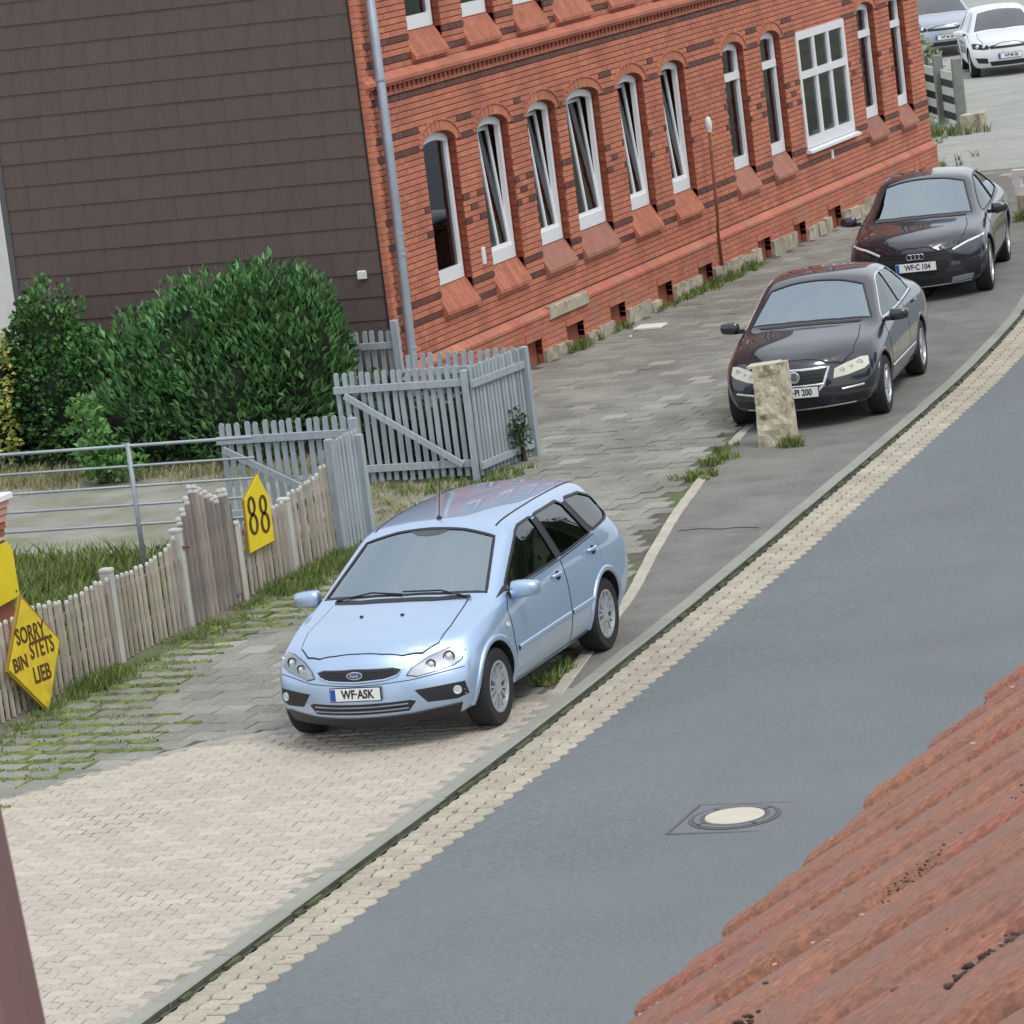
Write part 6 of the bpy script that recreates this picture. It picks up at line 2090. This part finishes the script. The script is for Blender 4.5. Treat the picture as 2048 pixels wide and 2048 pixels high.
mb = MB(); mb.lathe([(.066, 0), (.066, .012), (.056, .016), (.054, .010), (0, .008)], 28, 'x', M=Matrix.Translation(p)); bo = mb.build('badge', CM['chrome'], c.root)
me = text_mesh('V', .055, CM['badge_blue'], 'emblem', .001); o = link('emblem', me, bo); o.matrix_basis = Matrix.Translation(p + Vector((.014, 0, .018))) @ FACE_X
me = text_mesh('W', .055, CM['badge_blue'], 'emblem', .001); o = link('emblem', me, bo); o.matrix_basis = Matrix.Translation(p + Vector((.014, 0, -.022))) @ FACE_X
HLp = [(.42, .535), (.435, .635), (.56, .675), (.70, .705), (.775, .70), (.79, .62), (.74, .585), (.58, .550)]
for mir in (False, True):
    sg = -1 if mir else 1
    h_ = c.patch('headlight', 'F', HLp, CM['lampold'], .006, .006, .05, mirror=mir)
    for (y, z, r_) in ((.51, .605, .033), (.60, .628, .022), (.69, .65, .038)):
        p = c.hit('F', sg * y, z, .010)
        mb = MB(); mb.lathe([(r_, -.012), (r_, .006), (r_ * .8, .008), (r_ * .7, 0), (0, .006)], 18, 'x', M=Matrix.Translation(p) @ Matrix.Rotation(sg * .4, 4, 'Z')); mb.build('lamp_ring', CM['lampsilver'], h_)
    c.patch('side_intake', 'F', [(.42, .33), (.76, .35), (.74, .26), (.46, .25)], CM['trim'], .002, .003, .06, mirror=mir)
    c.strip('silver_strip', 'F', [(sg * .50, .405), (sg * .73, .42)], .026, CM['chrome'], .010, .01, round_=True)
c.patch('lower_intake', 'F', [(-.38, .35), (.38, .35), (.34, .25), (-.34, .25)], CM['gap'], .004, .005, .06)
c.strip('chin_line', 'F', [(-.62, .235), (0, .225), (.62, .235)], .014, CM['silver'], .008, .01, round_=True)
p = c.hit('F', 0, .42, 0); number_plate(c, p.x + .022, .425, 'WF·PI 200', .0, blue=False)
interior(c, .72, .95)
pas.root.scale = (1.0, 1.0, 1.03)
mb = MB(); mb.tube([(.30, .02, 1.30), (.31, .02, 1.18)], .003, 4); mb.cham(.30, .31, -.02, .06, 1.07, 1.19, .004); mb.build('hanging_freshener', CM['plate'], c.root)

# ================================================= the black car farther up the kerb
st = [
 dict(x=-2.48, b=-.18, W=(.70, .84, .88, .86, .74), Z=(.32, .44, .66, .86, .96), y2=.60, y1=.32, T=(.98, 1.0, 1.01), dx=(.05, -.03, -.02, .0, .04)),
 dict(x=-2.10, b=-.05, W=(.80, .90, .925, .905, .79), Z=(.23, .40, .64, .86, .99), y2=.60, y1=.31, T=(1.08, 1.12, 1.13)),
 dict(x=-1.70, b=0, W=(.82, .91, .93, .91, .815), Z=(.20, .38, .64, .86, .985), y2=.57, y1=.30, T=(1.235, 1.28, 1.29)),
 dict(x=-1.10, b=0, W=(.82, .91, .93, .905, .83), Z=(.19, .36, .62, .84, .965), y2=.56, y1=.29, T=(1.355, 1.40, 1.41)),
 dict(x=-.45, b=0, W=(.82, .905, .925, .90, .835), Z=(.18, .35, .60, .82, .945), y2=.60, y1=.31, T=(1.395, 1.432, 1.44)),
 dict(x=.05, b=.04, W=(.82, .905, .925, .90, .84), Z=(.18, .35, .60, .81, .93), y2=.61, y1=.31, T=(1.345, 1.395, 1.405), dt=.02),
 dict(x=.60, b=.05, W=(.82, .905, .925, .90, .84), Z=(.18, .35, .59, .80, .915), y2=.65, y1=.33, T=(1.10, 1.15, 1.165), dt=.02),
 dict(x=1.10, b=.08, W=(.82, .91, .93, .90, .83), Z=(.19, .35, .58, .79, .895), y2=.70, y1=.36, T=(.915, .945, .955), dt=.02),
 dict(x=1.40, b=.10, W=(.82, .91, .93, .90, .81), Z=(.20, .36, .57, .775, .865), y2=.66, y1=.34, T=(.895, .905, .92)),
 dict(x=1.85, b=.14, W=(.80, .89, .915, .88, .78), Z=(.21, .36, .55, .73, .815), y2=.58, y1=.32, T=(.85, .865, .875)),
 dict(x=2.15, b=.28, W=(.76, .86, .88, .84, .72), Z=(.20, .35, .52, .655, .735), y2=.50, y1=.29, T=(.775, .79, .80)),
 dict(x=2.28, b=.38, W=(.70, .80, .81, .77, .66), Z=(.19, .31, .45, .59, .665), y2=.44, y1=.25, T=(.70, .715, .72), dx=(-.03, .03, .035, .015, -.01)),
]
DLOa = {
 'front_window': [(.72, .945), (.62, 1.0), (.05, 1.26), (-.12, 1.315), (-.42, 1.335), (-.47, .965)],
 'rear_window': [(-.53, .970), (-.49, 1.335), (-.95, 1.315), (-1.35, 1.215), (-1.62, 1.085), (-1.5, 1.01)],
}
SCRa = [(.17, .53), (.13, .28), (.12, 0), (.13, -.28), (.17, -.53), (.93, -.665), (1.01, -.35), (1.035, 0), (1.01, .35), (.93, .665)]
rowsa = [(-1.7, 1.08, .42, .92), (-1.15, 1.28, .42, .92), (-.5, 1.35, .44, .91), (.04, 1.29, .43, .89), (.56, 1.06, .50, .88), (.98, .89, .56, .86)]
aud = build_saloon('fastback_car', 'black fastback car with four rings in a wide grille, parked farthest up the kerb', (3.96, 9.85), -1.378, 'black', st, DLOa, SCRa, 1.45, rowsa, .925,
                   'fastback', '', .335, .235, 10, 'twin', 'dark cars parked on the footway')
c = aud
bona = [(1.14, .60), (1.20, .3), (1.22, 0), (1.20, -.3), (1.14, -.60), (1.5, -.64), (1.85, -.62), (2.06, -.52), (2.2, -.34), (2.24, 0), (2.2, .34), (2.06, .52), (1.85, .62), (1.5, .64)]
cowla = [(1.0, .60), (1.055, .35), (1.075, 0), (1.055, -.35), (1.0, -.60), (1.035, -.58), (1.105, -.32), (1.125, 0), (1.105, .32), (1.035, .58)]
drsa = [([(.92, .83), (.94, .60), (.90, .265), (-.50, .255), (-.505, .945), (.78, .92)], -.28, .80),
        ([(-.515, .945), (-.51, .255), (-.98, .26), (-1.1, .46), (-1.26, .64), (-1.44, .745), (-1.5, .98)], -1.22, .83)]
common_front(aud, bona, cowla, drsa, (.70, 1.01, .96))
g_ = c.patch('grille', 'F', [(-.36, .655), (.36, .655), (.47, .56), (.42, .44), (.30, .36), (-.30, .36), (-.42, .44), (-.47, .56)], CM['gap'], .005, .006, .06)
c.strip('grille_frame', 'F', [(-.36, .66), (-.475, .56), (-.42, .435), (-.30, .355), (.30, .355), (.42, .435), (.475, .56), (.36, .66)], .010, CM['trim'], .010, .01)
for z in (.40, .44, .48, .52, .60, .64): c.strip('grille_bar', 'F', [(-.40, z), (.40, z)], .006, CM['trim'], .012, .008, parent=g_)
for k in range(4):
    p = c.hit('F', 0, .60, .02) + Vector((0, (k - 1.5) * .052, 0))
    v, f = [], []
    n = 20
    for i in range(n):
        a = 2 * PI * i / n
        for q in range(4):
            bb = 2 * PI * q / 4; r_ = .036 + .006 * math.cos(bb)
            v.append((.006 * math.sin(bb), r_ * math.cos(a), r_ * math.sin(a)))
    for i in range(n):
        for q in range(4): f.append((i * 4 + q, ((i + 1) % n) * 4 + q, ((i + 1) % n) * 4 + (q + 1) % 4, i * 4 + (q + 1) % 4))
    mb = MB(); mb.add(v, f, 0, Matrix.Translation(p)); mb.build('ring', CM['chrome'], c.root, smooth=True)
for mir in (False, True):
    sg = -1 if mir else 1
    h_ = c.patch('headlight', 'F', [(.46, .62), (.66, .70), (.86, .745), (.87, .68), (.74, .625), (.52, .585)], CM['carglass'], .006, .006, .05, mirror=mir)
    c.strip('light_strip', 'F', [(sg * .47, .632), (sg * .66, .70), (sg * .85, .745)], .030, CM['bulb'], .010, .01, parent=h_, round_=True)
    c.patch('side_intake', 'F', [(.56, .48), (.80, .50), (.79, .26), (.66, .25)], CM['gap'], .003, .003, .06, mirror=mir)
    c.patch('intake_blade', 'F', [(.44, .285), (.70, .30), (.67, .235), (.42, .225)], CM['silver'], .012, .012, .06, mirror=mir)
c.patch('lower_intake', 'F', [(-.36, .31), (.36, .31), (.32, .24), (-.32, .24)], CM['trim'], .004, .005, .06)
c.strip('chin_line', 'F', [(-.66, .205), (0, .200), (.66, .205)], .012, CM['silver'], .008, .01, round_=True)
p = c.hit('F', 0, .475, 0); number_plate(c, p.x + .026, .475, 'WF·C 104', .0)
interior(c, .78, .92)
aud.root.scale = (1.045, 1.045, 1.06)

# ================================================= far cars beyond the corner
st = [
 dict(x=-2.02, b=-.12, W=(.70, .82, .86, .84, .74), Z=(.34, .46, .68, .88, .98), y2=.60, y1=.32, T=(1.0, 1.02, 1.03), dx=(.05, -.03, -.02, .02, .05)),
 dict(x=-1.86, b=-.06, W=(.80, .88, .895, .875, .79), Z=(.25, .42, .66, .88, 1.0), y2=.57, y1=.30, T=(1.33, 1.38, 1.39)),
 dict(x=-1.50, b=0, W=(.82, .89, .90, .88, .81), Z=(.22, .40, .66, .88, .99), y2=.58, y1=.30, T=(1.40, 1.44, 1.45)),
 dict(x=-1.0, b=0, W=(.82, .89, .90, .88, .83), Z=(.21, .38, .64, .86, .975), y2=.60, y1=.31, T=(1.42, 1.455, 1.462)),
 dict(x=-.35, b=0, W=(.82, .89, .90, .88, .835), Z=(.20, .37, .62, .84, .955), y2=.60, y1=.31, T=(1.41, 1.45, 1.458)),
 dict(x=.05, b=.04, W=(.82, .89, .90, .88, .835), Z=(.20, .37, .62, .83, .94), y2=.59, y1=.30, T=(1.36, 1.41, 1.42)),
 dict(x=.50, b=.05, W=(.82, .89, .90, .88, .83), Z=(.20, .37, .61, .82, .93), y2=.64, y1=.33, T=(1.16, 1.21, 1.225)),
 dict(x=.95, b=.08, W=(.82, .89, .90, .88, .81), Z=(.21, .37, .60, .81, .915), y2=.68, y1=.36, T=(.955, .995, 1.005)),
 dict(x=1.22, b=.10, W=(.82, .89, .90, .88, .79), Z=(.22, .38, .59, .79, .885), y2=.66, y1=.35, T=(.93, .962, .972)),
 dict(x=1.60, b=.14, W=(.80, .87, .88, .855, .755), Z=(.23, .38, .57, .745, .835), y2=.62, y1=.33, T=(.885, .91, .918)),
 dict(x=1.95, b=.24, W=(.76, .83, .84, .81, .70), Z=(.22, .37, .54, .68, .765), y2=.52, y1=.29, T=(.82, .845, .852)),
 dict(x=2.08, b=.32, W=(.70, .77, .775, .745, .66), Z=(.21, .33, .47, .61, .69), y2=.44, y1=.25, T=(.735, .755, .76), dx=(-.03, .03, .035, .02, -.01)),
]
DLOg = {'front_window': [(.62, .965), (.02, 1.30), (-.12, 1.345), (-.38, 1.355), (-.42, .985)], 'rear_window': [(-.48, .99), (-.45, 1.355), (-1.0, 1.345), (-1.2, 1.02)]}
SCRg = [(.12, .49), (.09, 0), (.12, -.49), (.83, -.655), (.93, 0), (.83, .655)]
def far_car(name, label, pos, yaw, paint, dark=False):
    c = build_saloon(name, label, pos, yaw, paint, st, DLOg, SCRg, 1.31, None, 0, 'hatch', '', .318, .21, 5, 'wide', 'cars parked beyond the house corner', False)
    c.strip('grille', 'F', [(-.42, .665), (.42, .665)], .05, CM['trim'], .008, .008)
    for mir in (False, True):
        sg = -1 if mir else 1
        h_ = c.patch('headlight', 'F', [(.44, .64), (.46, .72), (.74, .775), (.80, .76), (.79, .66), (.56, .63)], CM['trim'], .006, .006, .05, mirror=mir)
        for yy in (.54, .68):
            p = c.hit('F', sg * yy, .70, .008); mb = MB(); mb.lathe([(.045, 0), (.04, .012), (0, .02)], 14, 'x', M=Matrix.Translation(p)); mb.build('lamp', CM['bulb'], h_)
        c.patch('side_intake', 'F', [(.50, .44), (.76, .46), (.70, .34), (.48, .32)], CM['trim'], .004, .004, .06, mirror=mir)
    c.patch('lower_intake', 'F', [(-.46, .36), (.46, .36), (.42, .26), (-.42, .26)] if not dark else [(-.76, .46), (.76, .46), (.70, .22), (-.70, .22)], CM['trim'], .005, .005, .06)
    p = c.hit('F', 0, .48, 0); number_plate(c, p.x + .02, .47, 'WF·M 38', 0)
    mirror_pair(c, .60, 1.01, .97, CM['trim'] if dark else CM[paint])
    c.strip('bonnet_gap', 'T', [(.99, .62), (1.5, .64), (1.9, .54), (2.0, .3), (2.03, 0), (2.0, -.3), (1.9, -.54), (1.5, -.64), (.99, -.62)], .010, CM['gap'], .0015, .003)
    for ax in ('L', 'R'):
        c.strip('door_gap', ax, [(.85, .85), (.84, .30), (-.44, .29), (-.44, .97)], .010, CM['gap'], .0015, .003)
        c.strip('door_gap', ax, [(-.44, .29), (-.85, .30), (-1.02, .58), (-1.2, .75), (-1.24, 1.0)], .010, CM['gap'], .0015, .003)
    return c
far_car('hatchback_car', 'white hatchback facing the camera beyond the far corner of the brick house', (-4.95, 46.1), -1.22, 'white')
far_car('hatchback_car', 'silver car parked behind and left of the white hatchback at the top edge', (-8.7, 53.8), -1.2, 'silver')
far_car('hatchback_car', 'silver grey car with a dark lower front, farthest away beside the brick house', (-12.6, 65.8), -1.10, 'silver', True)
# ------------------------------------------------------------------ neighbouring tiled roof in the foreground, and the window frame
XE, TP = 19.40, .635
ZE = 6.045
pitch = math.atan(TP)
rh = empty('tiled_roof', (XE, -40, ZE), 0, 'weathered red clay tile roof running diagonally across the lower right corner', 'roof')
TW, TE, TL = .254, .335, .375
def tile_mesh(seed):
    r = random.Random(seed)
    nu, nv = 26, 4
    v, f = [], []
    for j in range(nv + 1):
        t = j / nv
        for i in range(nu + 1):
            u = i / nu
            # two rolls per tile, deep side rebate at the joint
            h = .0065 * abs(math.sin(2 * PI * u)) ** .6 + .002 * math.sin(2 * PI * u)
            h += .008 if .02 < u < .965 else -.004
            h += .0015 * mnoise.noise(Vector((u * 5 + seed, t * 4, 0)))
            # lower edge lifted by the tile beneath
            z = h + .015 * (1 - t)
            v.append((t * TL, u * (TW - .0055), z))
    n1 = nu + 1
    for j in range(nv):
        for i in range(nu): f.append((j * n1 + i, (j + 1) * n1 + i, (j + 1) * n1 + i + 1, j * n1 + i + 1))
    k = len(v)
    for i in range(n1): v.append((.004, v[i][1], v[i][2] - .012))
    for i in range(nu): f.append((k + i, i, i + 1, k + i + 1))
    m = MB(); m.v = v; m.f = f; m.m = [0] * len(f)
    return m.mesh('roof_tile', M['tile'], True)
tms = [tile_mesh(i) for i in range(5)]
for me in tms: me.set_sharp_from_angle(angle=math.radians(50))
Tp = Matrix.Rotation(-pitch, 4, 'Y')
for r in range(0, 9):
    for c_ in range(-14, 22):
        y = -41.95 + c_ * TW
        if y < -45.1: continue
        if r > 4 and y < -45.4 + .5: continue
        o = link('roof_tile', tms[(r * 7 + c_ * 3) % 5], rh)
        narrow = .94 if c_ in (-1, -3, -7, 3) else 1.0
        jog = rnd.uniform(-.004, .004)
        o.matrix_basis = Matrix.Translation((0, y + 40, 0)) @ Tp @ Matrix.Translation((r * TE + jog, rnd.uniform(-.002, .002), rnd.uniform(-.002, .002))) @ Matrix.Rotation(rnd.uniform(-.010, .010), 4, 'Z') @ Matrix.Rotation(rnd.uniform(-.012, .012), 4, 'X') @ Matrix.Diagonal((1, narrow, 1, 1))
mb = MB(); mb.box(-.0, 3.2, -5.0, 6, -.10, -.015, 0, Tp); mb.build('roof_deck', M['bark'], rh)
# moss lumps and lichen specks
r = random.Random(5)
ms = MB(); li = MB()
def lump(mb, p, sx, sy, sz, rz=0):
    b = bmesh.new(); bmesh.ops.create_icosphere(b, subdivisions=2 if sx > .015 else 1, radius=1)
    sd_ = r.random() * 50
    T = Matrix.Translation(p) @ Matrix.Rotation(rz, 4, 'Z')
    for v_ in b.verts:
        k = 1 + .35 * mnoise.noise(v_.co * 1.8 + Vector((sd_, 0, 0)))
        v_.co = Vector((v_.co.x * sx * k, v_.co.y * sy * k, v_.co.z * sz * k))
    mb.add([tuple(T @ v_.co) for v_ in b.verts], [tuple(v_.index for v_ in f.verts) for f in b.faces]); b.free()
for (x0, x1, y, n, s_) in [(.98, 1.5, -43.50, 1500, .0026), (.50, .55, -42.86, 90, .0022), (.56, .82, -42.57, 160, .0013)]:
    for i in range(n):
        x = r.uniform(x0, x1)
        k = s_ * r.uniform(.4, 1.1)
        lump(ms, Tp @ Vector((x, 0, .016 + r.uniform(0, .012))) + Vector((0, y + 40 + r.gauss(0, .009), 0)), k * 1.4, k, k * .7, r.uniform(0, 3))
for i in range(1500):
    x = r.uniform(0, 1.7) ; y = r.uniform(-44.2, -39.2)
    u = ((y + 41.95) / TW) % 1; t = (x / TE) % 1
    h = .0065 * abs(math.sin(2 * PI * u)) ** .6 + .002 * math.sin(2 * PI * u) + .0065 + .015 * (1 - t * TE / TL)
    if not .06 < u < .94 or x < .03: continue
    k = r.uniform(.0010, .0042) * r.uniform(.5, 1)
    lump(li if r.random() < .72 else ms, Tp @ Vector((x, 0, h)) + Vector((0, y + 40, 0)), k * r.uniform(1, 2), k, k * .5, r.uniform(0, 3))
o = ms.build('moss', M['moss_roof'], rh, smooth=True); o['kind'] = 'stuff'
o = li.build('lichen', M['lichen'], rh); o['kind'] = 'stuff'
# the house below that roof
hb = MB(); hb.box(19.75, 24, -45.0, -34, -.1, 6.1)
tag(hb.build('neighbour_house', M['house_wall']), 'pale rendered house wall under the tiled roof in the lower right corner', 'house')
# far white wall left of the gable
fw = MB(); fw.box(-16, -7.5, 9, 9.3, -.1, 6.5)
tag(fw.build('white_wall', M['white_paint']), 'bright white house wall glimpsed left of the shingled gable', 'wall')
# edge of the window the photograph was taken from
def pr(px, py, d): return CAM + Fv * d + Rv * ((px - 1024) / 8230 * d) - Uv * ((py - 1024) / 8230 * d)
d = 1.0
A, B = pr(-32, 1620, d), pr(60, 2060, d)
ax_ = (B - A).normalized()
A2, B2 = A - ax_ * .25, B + ax_ * .35
side = -(Rv - ax_ * Rv.dot(ax_)).normalized()
back = ax_.cross(side).normalized()
if back.dot(Fv) > 0: back = -back
mb = MB(); v = []
for P_ in (A2, B2):
    for (a, b_) in ((0, 0), (.004, .010), (.05, .012), (.05, -.05), (0, -.03)): v.append(tuple(P_ + side * a + back * b_))
mb.add(v, [(0, 1, 6, 5), (1, 2, 7, 6), (2, 3, 8, 7), (3, 4, 9, 8), (4, 0, 5, 9), (0, 4, 3, 2, 1), (5, 6, 7, 8, 9)])
o = mb.build('window_frame_edge', M['frame_near']); fixn(o.data)
tag(o, 'blurred mauve brown window frame edge close to the camera at the lower left', 'window frame')
